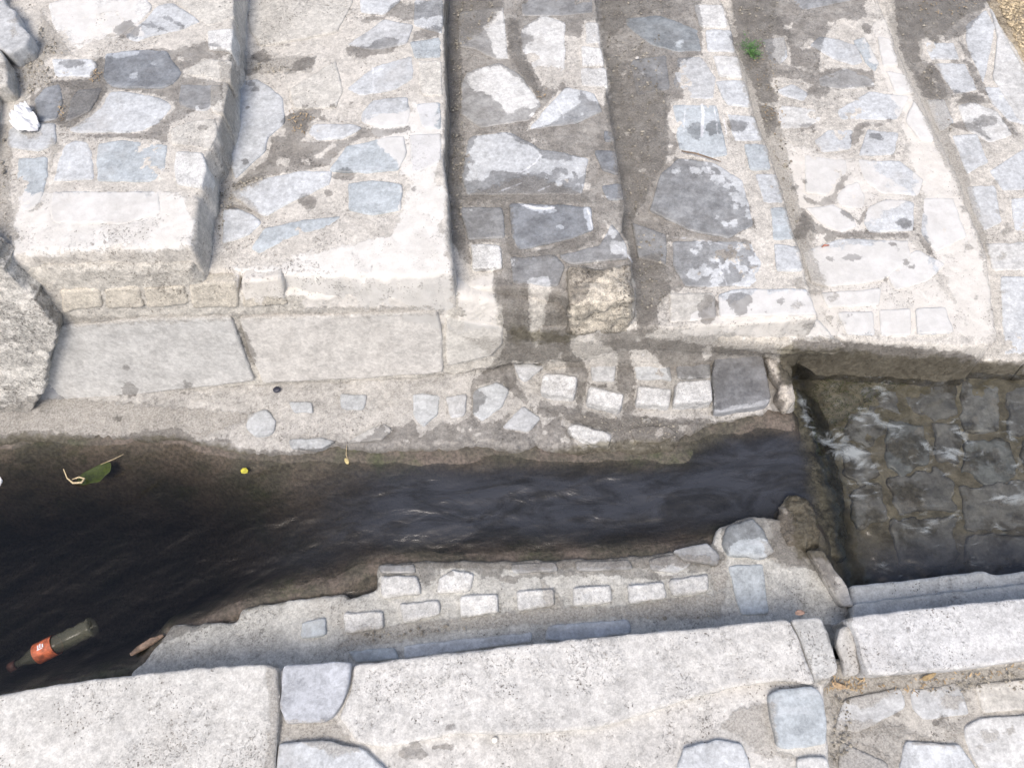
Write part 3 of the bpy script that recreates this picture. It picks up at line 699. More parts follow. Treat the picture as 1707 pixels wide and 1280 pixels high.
for p, c in [([(976, 38), (997, 38), (1001, 72), (976, 74)], WHITE), ([(968, 76), (1003, 79), (1008, 108), (970, 110)], WHITE), ([(968, 113), (1010, 113), (1014, 145), (971, 143)], WHITE),
             ([(1006, 216), (1021, 220), (1025, 236), (1008, 236)], DEEP), ([(990, 250), (1026, 250), (1031, 290), (1004, 282)], DEEP), ([(1002, 309), (1036, 305), (1041, 332), (1014, 334)], DEEP)]:
    es(s3, T3, p, c, M_SETT if c == WHITE else M_SLATE)
patch('corner_block', [(946, 440), (1000, 444), (1052, 440), (1060, 498), (1010, 503), (948, 506)], hor(T3), M_ROUGH, s3, (0.58, 0.53, 0.44), off=0.030, thick=0.17, res=0.004, amp=0.006, ns=30, edge=0.014, jit=0.006, rows=16, label='brown rough corner block with a broken top')

s4 = step('half soaked step with two round dark wet spots on its dry front slab', T4,
          [(1190, -190), (1200, 0), (1212, 20), (1226, 80), (1240, 110), (1256, 185), (1282, 250), (1302, 310), (1325, 390), (1336, 420), (1346, 470), (1366, 528)],
          [(1340, 533), (1250, 540), (1120, 547), (1050, 546), (900, 548)], 900, 0.010, None)
S4 = [([(1042, 30), (1100, 26), (1164, 50), (1169, 85), (1130, 87), (1085, 75), (1046, 45)], BLUE), ([(1130, 97), (1170, 95), (1194, 130), (1189, 165), (1142, 165), (1122, 140)], GREY),
      ([(1121, 174), (1194, 175), (1214, 258), (1180, 264), (1132, 248)], BLUE), ([(1102, 290), (1132, 263), (1190, 270), (1238, 300), (1257, 374), (1215, 397), (1150, 384), (1082, 350)], PALE),
      ([(1122, 402), (1250, 402), (1270, 440), (1258, 478), (1142, 478), (1122, 440)], PALE), ([(1050, 100), (1110, 92), (1118, 150), (1060, 160)], GREY), ([(1052, 370), (1112, 392), (1110, 440), (1064, 430)], GREY),
      ([(1115, 488), (1190, 488), (1194, 530), (1118, 538)], CREAM)]
for p, c in S4: st(s4, T4, p, c)
for p, c in [([(1157, 8), (1204, 8), (1214, 45), (1166, 45)], WHITE), ([(1176, 49), (1220, 51), (1225, 87), (1179, 85)], PALE), ([(1188, 93), (1230, 93), (1238, 130), (1200, 125)], WHITE),
             ([(1192, 134), (1242, 134), (1253, 178), (1212, 175)], PALE), ([(1212, 190), (1258, 194), (1272, 235), (1226, 235)], PALE), ([(1240, 239), (1278, 241), (1286, 280), (1252, 284)], BLUE),
             ([(1260, 290), (1294, 290), (1306, 338), (1272, 338)], PALE), ([(1284, 345), (1310, 345), (1324, 400), (1290, 400)], BLUE), ([(1290, 406), (1332, 410), (1338, 450), (1296, 452)], PALE),
             ([(1197, 490), (1222, 482), (1345, 480), (1361, 524), (1200, 528)], PALE)]:
    es(s4, T4, p, c, off=0.005)

s5 = step('long dry step of irregular light slabs, dark brown soil along its left side', T5,
          [(1420, -190), (1460, -10), (1472, 20), (1492, 70), (1512, 118), (1532, 160), (1566, 230), (1600, 300), (1612, 340), (1632, 390), (1646, 430), (1656, 500), (1664, 560)],
          [(1656, 576), (1600, 578), (1500, 572), (1420, 566), (1200, 566)], 1150, 0.012, None)
S5 = [[(1270, 66), (1308, 61), (1314, 95), (1300, 109), (1279, 100)], [(1350, 76), (1366, 61), (1400, 66), (1430, 76), (1438, 104), (1424, 109), (1395, 100)],
      [(1364, 130), (1410, 113), (1453, 130), (1458, 144), (1400, 149), (1367, 144)], [(1294, 150), (1320, 139), (1349, 155), (1340, 169), (1302, 158)],
      [(1300, 176), (1358, 181), (1370, 200), (1345, 214), (1301, 214), (1296, 190)], [(1392, 186), (1450, 152), (1516, 161), (1498, 200), (1402, 200)],
      [(1382, 216), (1423, 216), (1418, 249), (1371, 254), (1357, 235)], [(1446, 216), (1500, 220), (1490, 258), (1432, 259)],
      [(1342, 258), (1412, 266), (1413, 290), (1398, 300), (1380, 326), (1342, 320)], [(1407, 310), (1430, 301), (1444, 330), (1439, 349), (1402, 344), (1392, 330)],
      [(1342, 346), (1390, 341), (1419, 356), (1430, 377), (1400, 387), (1367, 372)], [(1447, 345), (1480, 331), (1524, 336), (1524, 384), (1452, 387), (1440, 370)],
      [(1337, 420), (1400, 397), (1514, 401), (1518, 430), (1470, 468), (1382, 478), (1352, 470)], [(1472, 440), (1530, 416), (1578, 440), (1545, 469), (1492, 484)],
      [(1430, 266), (1500, 268), (1540, 300), (1530, 326), (1470, 322), (1440, 300)], [(1368, 488), (1470, 480), (1466, 508), (1380, 512)], [(1540, 330), (1590, 330), (1612, 395), (1560, 420), (1536, 390)],
      [(1300, -60), (1400, -60), (1420, 0), (1340, 18), (1310, 0)]]
for p in S5: st(s5, T5, p, random.choice([PALE, GREY, WHITE, PALE]))
for p in [[(1422, 66), (1442, 61), (1466, 105), (1459, 118), (1446, 108)], [(1462, 60), (1486, 66), (1500, 108), (1474, 110)], [(1478, 118), (1510, 124), (1526, 156), (1494, 154)], [(1524, 168), (1546, 198), (1562, 236), (1532, 230), (1510, 200)],
          [(1466, 516), (1518, 513), (1520, 558), (1470, 560)], [(1526, 513), (1576, 511), (1592, 554), (1530, 557)], [(1396, 520), (1456, 518), (1458, 558), (1412, 558)]]:
    es(s5, T5, p, random.choice([PALE, BLUE, WHITE]), off=0.006)

s6 = step('lowest pale step at the right edge, its upper end under damp soil and dead stalks', T6,
          [(1600, -190), (1640, -10), (1668, 42), (1706, 100), (1760, 200), (1830, 330), (1900, 460), (1960, 580)],
          [(1958, 602), (1800, 604), (1700, 604), (1500, 600), (1400, 600)], 1380, 0.014, None)
S6 = [[(1537, 71), (1590, 71), (1600, 99), (1552, 99)], [(1557, 106), (1609, 106), (1630, 150), (1592, 159)], [(1610, 42), (1644, 16), (1660, 44), (1640, 138), (1612, 82)], [(1642, 146), (1740, 142), (1750, 220), (1682, 200), (1650, 168)],
      [(1596, 176), (1620, 169), (1664, 186), (1688, 225), (1650, 239), (1611, 215)], [(1542, 166), (1574, 166), (1591, 205), (1566, 220)], [(1587, 226), (1629, 223), (1648, 270), (1612, 290)],
      [(1648, 286), (1720, 238), (1760, 290), (1720, 314), (1672, 319)], [(1611, 311), (1658, 309), (1671, 370), (1641, 386), (1621, 350)], [(1686, 331), (1780, 322), (1790, 390), (1692, 385)],
      [(1642, 405), (1800, 400), (1820, 455), (1656, 450)], [(1668, 461), (1820, 458), (1840, 590), (1674, 590)]]
for p in S6: st(s6, T6, p, random.choice([PALE, WHITE, PALE]))
es(s6, T6, [(1650, 10), (1672, 55), (1702, 108), (1740, 200), (1700, 200), (1656, 130), (1664, 60)], WHITE)

s7 = step('gravelly bottom step showing only in the top right corner', T7, [(2000, -190), (2300, 100), (2500, 500), (2500, 640)], [(2400, 650), (1800, 650), (1600, 640)], 1560, 0.01, None, mat=M_ROUGH, col=(0.5, 0.43, 0.32), depth=0.3)

# ================================================================== battered wall under the left steps
P1 = at(60., 665., 0.02); P2 = at(735., 632., 0.02); P3 = at(330., 424., 0.53)
U = (P2 - P1) / np.linalg.norm(P2 - P1); Vv = P3 - P1; Vv -= U * (Vv @ U); Vv /= np.linalg.norm(Vv); N = np.cross(U, Vv)
if N[1] > 0: N = -N
FW = Frame(P1, U, Vv, N)
wl = root('retaining_wall', 'battered grey wall under the two left steps, smooth render panels above a narrow ledge', 'wall', tuple(at(400., 655., 0.02)))
def wall(name, pts, off, mat, col, label=None, **kw):
    a = dict(thick=0.05, res=0.004, amp=0.0012, ns=9, edge=0.006, jit=0.003, rows=4); a.update(kw)
    return patch(name, pts, FW, mat, wl, col, off=off, label=label, **a)
wall('wall_face', [(-300, 470), (20, 446), (320, 440), (350, 480), (560, 490), (760, 492), (850, 506), (1000, 520), (1080, 545), (1080, 600), (850, 612), (735, 632), (430, 646), (60, 672), (-300, 700)], 0.0, M_MORTAR, (0.56, 0.535, 0.48), amp=0.004, ns=12, edge=0.02, thick=0.2)
wall('render_panel', [(98, 545), (250, 532), (385, 530), (404, 580), (424, 636), (300, 650), (118, 672), (72, 640)], 0.009, M_PANEL, (0.55, 0.545, 0.52))
wall('render_panel', [(398, 530), (560, 526), (728, 520), (738, 560), (738, 622), (600, 632), (438, 640), (416, 590)], 0.010, M_PANEL, (0.61, 0.59, 0.55))
wall('render_panel', [(745, 530), (790, 538), (838, 545), (838, 575), (820, 594), (745, 612), (742, 570)], 0.007, M_PANEL, (0.61, 0.59, 0.54))
wall('render_panel', [(68, 628), (80, 636), (112, 668), (118, 686), (60, 690)], 0.010, M_PANEL, (0.36, 0.37, 0.38))
for p in [[(100, 486), (165, 482), (172, 514), (104, 522)], [(172, 482), (232, 480), (240, 514), (178, 516)], [(238, 482), (308, 478), (314, 508), (246, 514)], [(314, 476), (396, 470), (398, 514), (320, 514)], [(402, 468), (470, 464), (478, 510), (404, 514)]]:
    wall('facing_stone', p, 0.006, M_MORTAR, jc((0.58, 0.54, 0.46)), edge=0.006, jit=0.006, amp=0.002)

# upper-left rubble buttress
P1 = at(0., 735., 0.02); P2 = at(60., 690., 0.05); 
FB = Frame(at(12., 442., 0.50), (1, 0, 0), Vector((0, math.cos(0.95), math.sin(0.95))), Vector((0, -math.sin(0.95), math.cos(0.95))))
bt = root('concrete_buttress', 'rough broken concrete buttress at the left edge beside the grey render panel', 'buttress', tuple(at(30., 720., 0.0)))
patch('concrete', [(-420, 380), (-60, 405), (-20, 430), (6, 446), (30, 470), (56, 492), (72, 522), (96, 545), (91, 572), (80, 600), (77, 640), (58, 680), (40, 694), (14, 716), (-10, 735), (-60, 760), (-420, 900)], FW, M_ROUGH, bt, (0.62, 0.60, 0.55), off=0.045, thick=0.08, res=0.0035, amp=0.0022, ns=34, edge=0.003, jit=0.012, rows=4, big=0.003)

# ================================================================== ledge at the wall foot, with the displaced setts
lg = root('stone_ledge', 'wet ledge at the wall foot with loose pale setts along the dark pool', 'ledge', tuple(at(800., 735., 0.0)))
def ledge_fall(P):
    return np.zeros(len(P))
patch('mortar_bed', [(-260, 640), (-260, 748), (0, 737), (60, 730), (200, 731), (300, 729), (335, 742), (400, 754), (470, 758), (560, 747), (640, 750), (800, 747), (940, 752), (1030, 752), (1120, 750), (1146, 724), (1190, 706), (1282, 690), (1328, 680), (1324, 600), (1320, 560), (1000, 520), (700, 540), (300, 560), (60, 600)],
      hor(0.028), M_MORTAR, lg, (0.46, 0.445, 0.415), thick=0.20, res=0.005, amp=0.005, ns=16, edge=0.030, jit=0.008, rows=10, big=0.004)
ZL = 0.036
for p, c in [([(790, 650), (830, 636), (848, 648), (838, 676), (802, 702), (786, 682)], BLUE), ([(854, 603), (911, 607), (900, 618), (872, 636)], PALE), ([(836, 712), (870, 677), (903, 698), (880, 720)], DEEP),
             ([(982, 590), (1028, 589), (1024, 634), (987, 634)], PALE), ([(1052, 586), (1114, 586), (1120, 634), (1062, 632)], BLUE), ([(1126, 582), (1182, 580), (1184, 628), (1130, 630)], DEEP),
             ([(686, 656), (734, 657), (730, 690), (702, 710), (690, 692)], BLUE), ([(566, 656), (610, 656), (604, 682), (566, 680)], BLUE), ([(412, 690), (440, 682), (462, 700), (455, 722), (424, 728), (408, 712)], BLUE),
             ([(482, 668), (520, 668), (522, 686), (488, 686)], BLUE), ([(480, 732), (536, 728), (560, 736), (530, 748), (484, 748)], BLUE), ([(600, 722), (640, 706), (652, 716), (636, 734), (580, 738)], CREAM), ([(744, 660), (778, 655), (776, 690), (750, 696)], GREY),
             ([(1050, 712), (1110, 708), (1128, 722), (1100, 740), (1056, 736)], BROWN), ([(955, 566), (1020, 566), (1030, 584), (975, 586)], GREY)]:
    st(lg, ZL, p, tuple(0.4 * a + 0.6 * b for a, b in zip(c, (0.45, 0.45, 0.44))), off=0.001, amp=0.0022, jit=0.006)
def sett(r, z, pts, hh=0.04, col=WHITE, tilt=(0, 0), label=None, mat=None, name='sett', edge=0.008):
    return patch(name, pts, hor(z), mat or M_SETT, r, jc(col), off=hh, thick=hh + 0.035, res=0.0032, amp=0.002, ns=40, edge=edge, jit=0.003, rows=12, tilt=tilt, label=label)
sett(lg, 0.03, [(906, 622), (963, 627), (958, 660), (901, 652)], 0.045, tilt=(0, 0.15))
sett(lg, 0.03, [(984, 642), (1041, 657), (1034, 682), (978, 670)], 0.038, tilt=(0.05, 0.15))
sett(lg, 0.03, [(1063, 642), (1120, 647), (1116, 676), (1060, 672)], 0.04)
sett(lg, 0.03, [(1130, 634), (1186, 632), (1189, 668), (1124, 672)], 0.05, label='large pale sett with a brown chip, beside the dark slab')
sett(lg, 0.03, [(947, 709), (962, 705), (1020, 722), (1016, 742), (990, 740), (945, 722)], 0.02, label='pale oblong sett lying askew at the water edge')
patch('paving_stone', [(1192, 588), (1272, 592), (1286, 664), (1280, 674), (1192, 688), (1188, 640)], hor(0.03), M_SLATE, lg, (0.36, 0.37, 0.38), off=0.03, thick=0.09, res=0.004, amp=0.0015, edge=0.004, jit=0.003, rows=8, label='dark wet slab with a light chipped front edge')
patch('upright_stone', [(1276, 592), (1304, 600), (1325, 638), (1328, 664), (1316, 674), (1300, 660), (1302, 640), (1284, 618)], hor(0.03), M_ROUGH, lg, (0.50, 0.46, 0.40), off=0.05, thick=0.15, res=0.0032, amp=0.004, ns=30, edge=0.016, jit=0.004, rows=12, label='pale upright wedge of rock at the end of the ledge')

# shoulder of mortar between the fourth and fifth steps, and the dark recess under the fifth
patch('mortar_shoulder', [(1340, 500), (1372, 530), (1400, 552), (1424, 566), (1400, 572), (1330, 575), (1200, 572), (1190, 560), (1200, 540)], hor(0.15), M_CONC, s4, (0.54, 0.51, 0.45), thick=0.06, res=0.004, amp=0.003, edge=0.02, jit=0.004, rows=5, tilt=(-0.12, 0.2))

# ================================================================== paved bed below the weir
bs = root('paved_bed', 'wet slabs of the stream floor right of the weir, under thin fast water', 'paving', tuple(at(1600., 800., -0.16)))
for p, c in [([(1418, 692), (1462, 686), (1476, 722), (1450, 742), (1408, 730)], GREY), ([(1408, 736), (1452, 748), (1468, 790), (1440, 806), (1408, 790)], GREY), ([(1480, 700), (1540, 706), (1552, 770), (1500, 792), (1478, 765)], BLUE),
             ([(1500, 612), (1592, 607), (1600, 690), (1560, 700), (1510, 680)], GREY), ([(1600, 608), (1662, 606), (1668, 720), (1606, 722)], PALE), ([(1678, 612), (1820, 604), (1830, 720), (1684, 722)], GREY),
             ([(1612, 732), (1676, 728), (1696, 790), (1650, 812), (1606, 780)], BLUE), ([(1480, 798), (1560, 780), (1596, 800), (1590, 850), (1500, 856)], GREY), ([(1560, 704), (1600, 706), (1600, 770), (1562, 768)], GREY),
             ([(1420, 812), (1470, 806), (1484, 860), (1440, 880), (1416, 860)], GREY), ([(1604, 812), (1720, 800), (1760, 880), (1610, 884)], GREY), ([(1490, 868), (1596, 862), (1596, 940), (1496, 944)], GREY), ([(1704, 735), (1830, 730), (1830, 796), (1712, 800)], PALE),
             ([(1420, 640), (1490, 632), (1500, 690), (1470, 684), (1426, 682)], GREY), ([(1606, 892), (1760, 890), (1780, 940), (1612, 940)], GREY)]:
    tn = random.uniform(0.95, 1.3)
    st(bs, random.uniform(-0.100, -0.094), p, tuple(min(0.8, x * tn) for x in c), off=0.002, amp=0.004, thick=0.04, edge=0.004, res=0.005, jit=0.019)
# the weir: mossy sill across the channel, falling with the water
wr = root('weir', 'mossy stone sill where the dark pool spills to the right', 'weir', tuple(at(1350., 760., -0.1)))
def level(x, y):
    """pool at 0, spilling over the sill to -0.062"""
    lip = 0.825 + 0.03 * (y - 0.7) + 0.02 * vnoise(y * 9, y * 0 + 3, 5)
    return -0.062 * smooth(x - lip, 0.0, 0.12)
patch('sill', [(1296, 650), (1330, 640), (1380, 660), (1400, 700), (1412, 760), (1418, 840), (1420, 930), (1330, 930), (1300, 860), (1300, 760)], hor(-0.022), M_ROUGH, wr, (0.22, 0.20, 0.125), off=0.0, thick=0.12, res=0.005, amp=0.006, ns=26, edge=0.02, jit=0.01, rows=3, zf=lambda P: level(P[:, 0] - 0.005, P[:, 1]))
patch('rock', [(1306, 836), (1330, 820), (1356, 830), (1366, 868), (1374, 902), (1346, 916), (1318, 905), (1304, 880)], hor(0.0), M_ROUGH, wr, (0.44, 0.38, 0.29), off=0.06, thick=0.18, res=0.0035, amp=0.008, ns=26, edge=0.035, jit=0.007, rows=14, label='brown lump of rock at the near end of the weir')

# ================================================================== near ledge with its rows of setts
nl = root('stone_ledge', 'dry near ledge with a row of pale setts between the water and the coping', 'ledge', tuple(at(900., 1000., 0.03)))
patch('mortar_bed', [(200, 1180), (214, 1128), (238, 1104), (284, 1042), (395, 1036), (402, 1014), (500, 997), (572, 988), (586, 996), (628, 984), (628, 940), (700, 934), (850, 934), (1000, 930), (1100, 922), (1188, 904), (1200, 876), (1260, 858), (1312, 866), (1334, 905), (1350, 922), (1408, 1000), (1424, 1030), (1430, 1080), (900, 1120), (500, 1160)],
      hor(0.03), M_MORTAR, nl, (0.52, 0.515, 0.48), thick=0.16, res=0.0045, amp=0.003, ns=18, edge=0.012, jit=0.006, rows=8, big=0.002)
ZN = 0.034
for p in [[(571, 1021), (637, 1018), (639, 1048), (573, 1056)], [(666, 1005), (732, 1000), (734, 1024), (672, 1038)], [(766, 992), (829, 989), (831, 1019), (769, 1029)], [(861, 985), (924, 981), (924, 1009), (863, 1017)],
          [(956, 978), (1018, 975), (1021, 1004), (956, 1009)], [(1046, 975), (1107, 969), (1111, 997), (1049, 1006)], [(1116, 965), (1180, 956), (1183, 984), (1121, 993)]]:
    sett(nl, ZN, p, 0.010, edge=0.006)
sett(nl, ZN, [(634, 959), (694, 959), (702, 988), (672, 992), (637, 996)], 0.012)
sett(nl, ZN, [(731, 962), (755, 949), (789, 955), (784, 984), (727, 989)], 0.012)
for p, c in [([(1213, 943), (1272, 939), (1281, 1024), (1236, 1024)], BLUE), ([(631, 942), (690, 940), (694, 955), (634, 956)], GREY), ([(672, 1076), (790, 1063), (888, 1054), (888, 1070), (700, 1094), (674, 1098)], PALE),
             ([(578, 1086), (658, 1078), (666, 1097), (592, 1105)], BLUE), ([(912, 1043), (1048, 1031), (1053, 1054), (960, 1069), (908, 1067)], DEEP), ([(502, 1036), (543, 1029), (543, 1058), (502, 1063)], BLUE),
             ([(1080, 932), (1140, 920), (1156, 938), (1130, 954), (1086, 950)], GREY), ([(850, 938), (925, 936), (930, 952), (856, 956)], GREY), ([(958, 936), (1050, 932), (1056, 948), (962, 952)], GREY)]:
    st(nl, ZN, p, c, off=0.004)
st(nl, ZN, [(1122, 918), (1180, 903), (1200, 925), (1198, 942), (1140, 934)], PALE, off=0.012, thick=0.06, rows=4)
st(nl, ZN, [(1204, 905), (1212, 876), (1256, 863), (1272, 880), (1292, 918), (1270, 931), (1216, 924)], BLUE, off=0.028, thick=0.08, rows=8, edge=0.010, label='raised grey block beside the brown rock')
patch('rib', [(1346, 914), (1372, 916), (1392, 950), (1414, 975), (1424, 1010), (1404, 1010), (1376, 968)], hor(0.03), M_CONC, nl, (0.50, 0.48, 0.44), off=0.03, thick=0.2, res=0.004, amp=0.003, edge=0.005, rows=10, label='sloping concrete rib running from the weir to the coping')

# ================================================================== near bank
bk = root('bank_paving', 'speckled mortar bank along the bottom of the picture, under the coping pieces', 'bank', tuple(at(700., 1250., 0.17)))
patch('mortar_bed', [(-300, 1205), (0, 1166), (90, 1148), (230, 1124), (430, 1114), (590, 1110), (900, 1082), (1100, 1062), (1320, 1040), (1366, 1036), (1392, 1130), (1376, 1150), (1384, 1260), (1396, 1500), (-300, 1500)],
      hor(0.185), M_CONC, bk, (0.60, 0.585, 0.55), thick=0.32, res=0.005, amp=0.003, ns=12, edge=0.014, jit=0.004, rows=14, big=0.004)
for p, c, m in [([(1140, 1245), (1200, 1231), (1238, 1240), (1254, 1282), (1200, 1320), (1120, 1310)], PALE, M_SLATE), ([(1328, 1262), (1380, 1261), (1388, 1310), (1332, 1320)], WHITE, M_SLATE), ([(462, 1240), (540, 1234), (604, 1246), (650, 1290), (600, 1360), (458, 1360)], PALE, M_SLATE),
                ([(1282, 1158), (1300, 1150), (1350, 1143), (1369, 1152), (1378, 1200), (1377, 1240), (1310, 1250), (1297, 1244), (1286, 1200)], BLUE, M_SLATE)]:
    st(bk, 0.19, p, c, m, off=0.010 if c != BLUE else 0.020, thick=0.05, rows=4, label='blue grey square block at the corner of the bank' if c == BLUE else None)
cops = [([(-300, 1208), (0, 1158), (90, 1140), (160, 1132), (330, 1112), (440, 1106), (462, 1112), (465, 1180), (458, 1280), (454, 1420), (-300, 1420)], 0.018, 'large pitted pale coping block in the bottom left corner', M_CONC, (0.61, 0.60, 0.565), 0.006),
        ([(472, 1109), (530, 1104), (584, 1102), (582, 1140), (570, 1170), (558, 1190), (540, 1203), (476, 1206), (466, 1178)], 0.022, 'small blue grey square stone between the two long pale copings', M_SLATE, (0.50, 0.52, 0.55), 0.004),
        ([(590, 1108), (700, 1094), (900, 1071), (1100, 1052), (1300, 1032), (1314, 1031), (1330, 1062), (1350, 1112), (1358, 1140), (1290, 1134), (1200, 1150), (1100, 1180), (1000, 1212), (900, 1222), (760, 1222), (640, 1246), (596, 1236), (565, 1196), (586, 1150)], 0.014, 'longest coping, speckled with dark pits, in the middle of the near bank', M_CONC, (0.61, 0.60, 0.57), 0.006),
        ([(1319, 1031), (1368, 1028), (1382, 1056), (1398, 1112), (1398, 1122), (1360, 1138), (1352, 1110), (1334, 1064)], 0.016, 'short coping piece left of the dark open joint', M_CONC, (0.52, 0.52, 0.50), 0.006),
        ([(1400, 1046), (1416, 1040), (1426, 1070), (1434, 1122), (1410, 1128), (1404, 1100), (1394, 1066)], 0.008, 'narrow pale sliver of mortar in the joint between copings', M_CONC, (0.52, 0.51, 0.48), 0.006),
        ([(1414, 1028), (1550, 1012), (1740, 993), (2000, 965), (2000, 1075), (1740, 1096), (1600, 1114), (1450, 1126), (1436, 1090), (1428, 1060)], 0.030, 'clean straight coping at the right with a sunlit lower edge', M_CONC, (0.60, 0.60, 0.59), 0.005)]
for i, (p, hh, lab, m, c, e) in enumerate(cops):
    o = patch('coping_stone', p, hor(0.19), m, None, c, off=hh, thick=0.05 if i < 4 else (0.02 if i == 4 else 0.12), res=0.0045, amp=0.0022 if i in (0, 2) else 0.0012, ns=16, edge=e, jit=0.003, rows=5, big=0.002 if i in (0, 2) else 0)
    tag(o, lab, 'coping stone', 'coping stones along the near bank')
kb = root('kerb', 'low grey kerb in two levels below the right coping, along the fast water', 'kerb', tuple(at(1550., 980., 0.06)))
patch('lower_course', [(1418, 975), (1500, 968), (1560, 960), (1640, 950), (1658, 958), (1760, 944), (2000, 920), (2000, 1060), (1700, 1060), (1426, 1060)], hor(0.045), M_CONC, kb, (0.50, 0.51, 0.50), thick=0.25, res=0.005, amp=0.0015, edge=0.008, rows=12)
patch('upper_course', [(1424, 1006), (1500, 996), (1640, 980), (2000, 940), (2000, 1050), (1700, 1060), (1420, 1040)], hor(0.075), M_CONC, kb, (0.50, 0.50, 0.48), thick=0.05, res=0.005, amp=0.0015, edge=0.008, rows=4)
pv = root('footpath_paving', 'dusty light paving in the bottom right corner with leaf scraps in its joints', 'paving', tuple(at(1550., 1200., 0.12)))
patch('mortar_bed', [(1366, 1100), (1440, 1095), (2000, 1040), (2200, 1500), (1360, 1500), (1372, 1250)], hor(0.135), M_MORTAR, pv, (0.46, 0.44, 0.40), thick=0.2, res=0.005, amp=0.003, ns=18, edge=0.008, jit=0.003)
for p, c in [([(1410, 1165), (1500, 1145), (1510, 1180), (1430, 1220), (1390, 1215)], GREY), ([(1518, 1150), (1600, 1138), (1616, 1190), (1540, 1200), (1520, 1180)], GREY), ([(1608, 1210), (1640, 1196), (1760, 1190), (1760, 1300), (1640, 1290), (1616, 1250)], WHITE),
             ([(1510, 1236), (1600, 1240), (1634, 1290), (1600, 1360), (1520, 1330), (1500, 1280)], PALE), ([(1626, 1140), (1740, 1128), (1760, 1180), (1640, 1188)], CREAM), ([(1400, 1235), (1480, 1270), (1490, 1340), (1400, 1350)], GREY)]:
    st(pv, 0.138, p, c, off=0.005)
# ================================================================== water
OPS['foam'] = []
def FM(*p): op('foam', 1, *p)
flecks('foam', 1, (1400, 650, 1707, 900), 20, 5, 20, 0.6); flecks('foam', 1, (1345, 690, 1440, 800), 8, 6, 16, 1.1)
FM((1350,700),(1362,715),(1400,735),(1440,740),(1450,760),(1440,782),(1405,775),(1375,745),(1350,720))
FM((1432,665),(1460,690),(1500,705),(1520,720),(1505,722),(1470,712),(1440,690)); FM((1530,732),(1560,742),(1600,745),(1612,762),(1590,775),(1560,760),(1540,750))
FM((1640,820),(1670,815),(1720,825),(1720,845),(1660,838)); FM((1530,885),(1560,855),(1600,850),(1610,862),(1570,870),(1545,890)); FM((1660,790),(1690,800),(1720,830),(1700,820))
FM((1330,650),(1342,665),(1352,700),(1345,720),(1334,690)); FM((1440,768),(1480,775),(1470,785),(1440,785)); FM((1590,700),(1640,740),(1620,745),(1580,712));
def water_z(P):
    x, y = P[:, 0], P[:, 1]
    fast = smooth(x, 0.80, 0.92)
    yy = y + 0.10 * np.sin(x * 2.6)
    calm = smooth(-x, 0.5, 1.05)
    z = level(x, y) + 0.0075 * (1 - 0.6 * calm) * fbm(x * 4.5 + yy * 4, yy * 16 - x * 6, 31, 4) * 2 + 0.0004 * fbm(x * 30, yy * 60, 35, 2) * 2
    z += fast * (0.007 * fbm(x * 22 - yy * 4, yy * 30, 41, 4) * 2 + 0.0022 * fbm(x * 60, yy * 70, 45, 3) * 2)
    return z
def water_mesh():
    x0, x1, y0, y1, r = -2.35, 2.55, 0.10, 1.12, 0.005
    nx = int((x1 - x0) / r) + 1; ny = int((y1 - y0) / r) + 1
    X, Y = np.meshgrid(np.linspace(x0, x1, nx), np.linspace(y0, y1, ny))
    P = np.stack([X.ravel(), Y.ravel()], -1); z = water_z(P)
    I = np.arange(nx * ny).reshape(ny, nx)
    q = [np.stack([I[:-1, :-1], I[:-1, 1:], I[1:, 1:], I[1:, :-1]], -1).reshape(-1, 4)]
    V = np.concatenate([P, z[:, None]], 1)
    rim = np.concatenate([I[0, :], I[1:, -1], I[-1, -2::-1], I[-2:0:-1, 0]])
    B = V[rim].copy(); B[:, 2] = -0.6; b0 = len(V); n = len(rim)
    j = np.arange(n); jn = (j + 1) % n
    q.append(np.stack([rim[jn], rim[j], b0 + j, b0 + jn], -1))
    V = np.concatenate([V, B, [[(x0 + x1) / 2, (y0 + y1) / 2, -0.6]]])
    # floor of the water body: one quad
    c = [b0, b0 + nx - 1, b0 + nx - 1 + ny - 1, b0 + 2 * (nx - 1) + ny - 1]
    q.append(np.array([c[::-1]]))
    return V[:-1], np.concatenate(q)
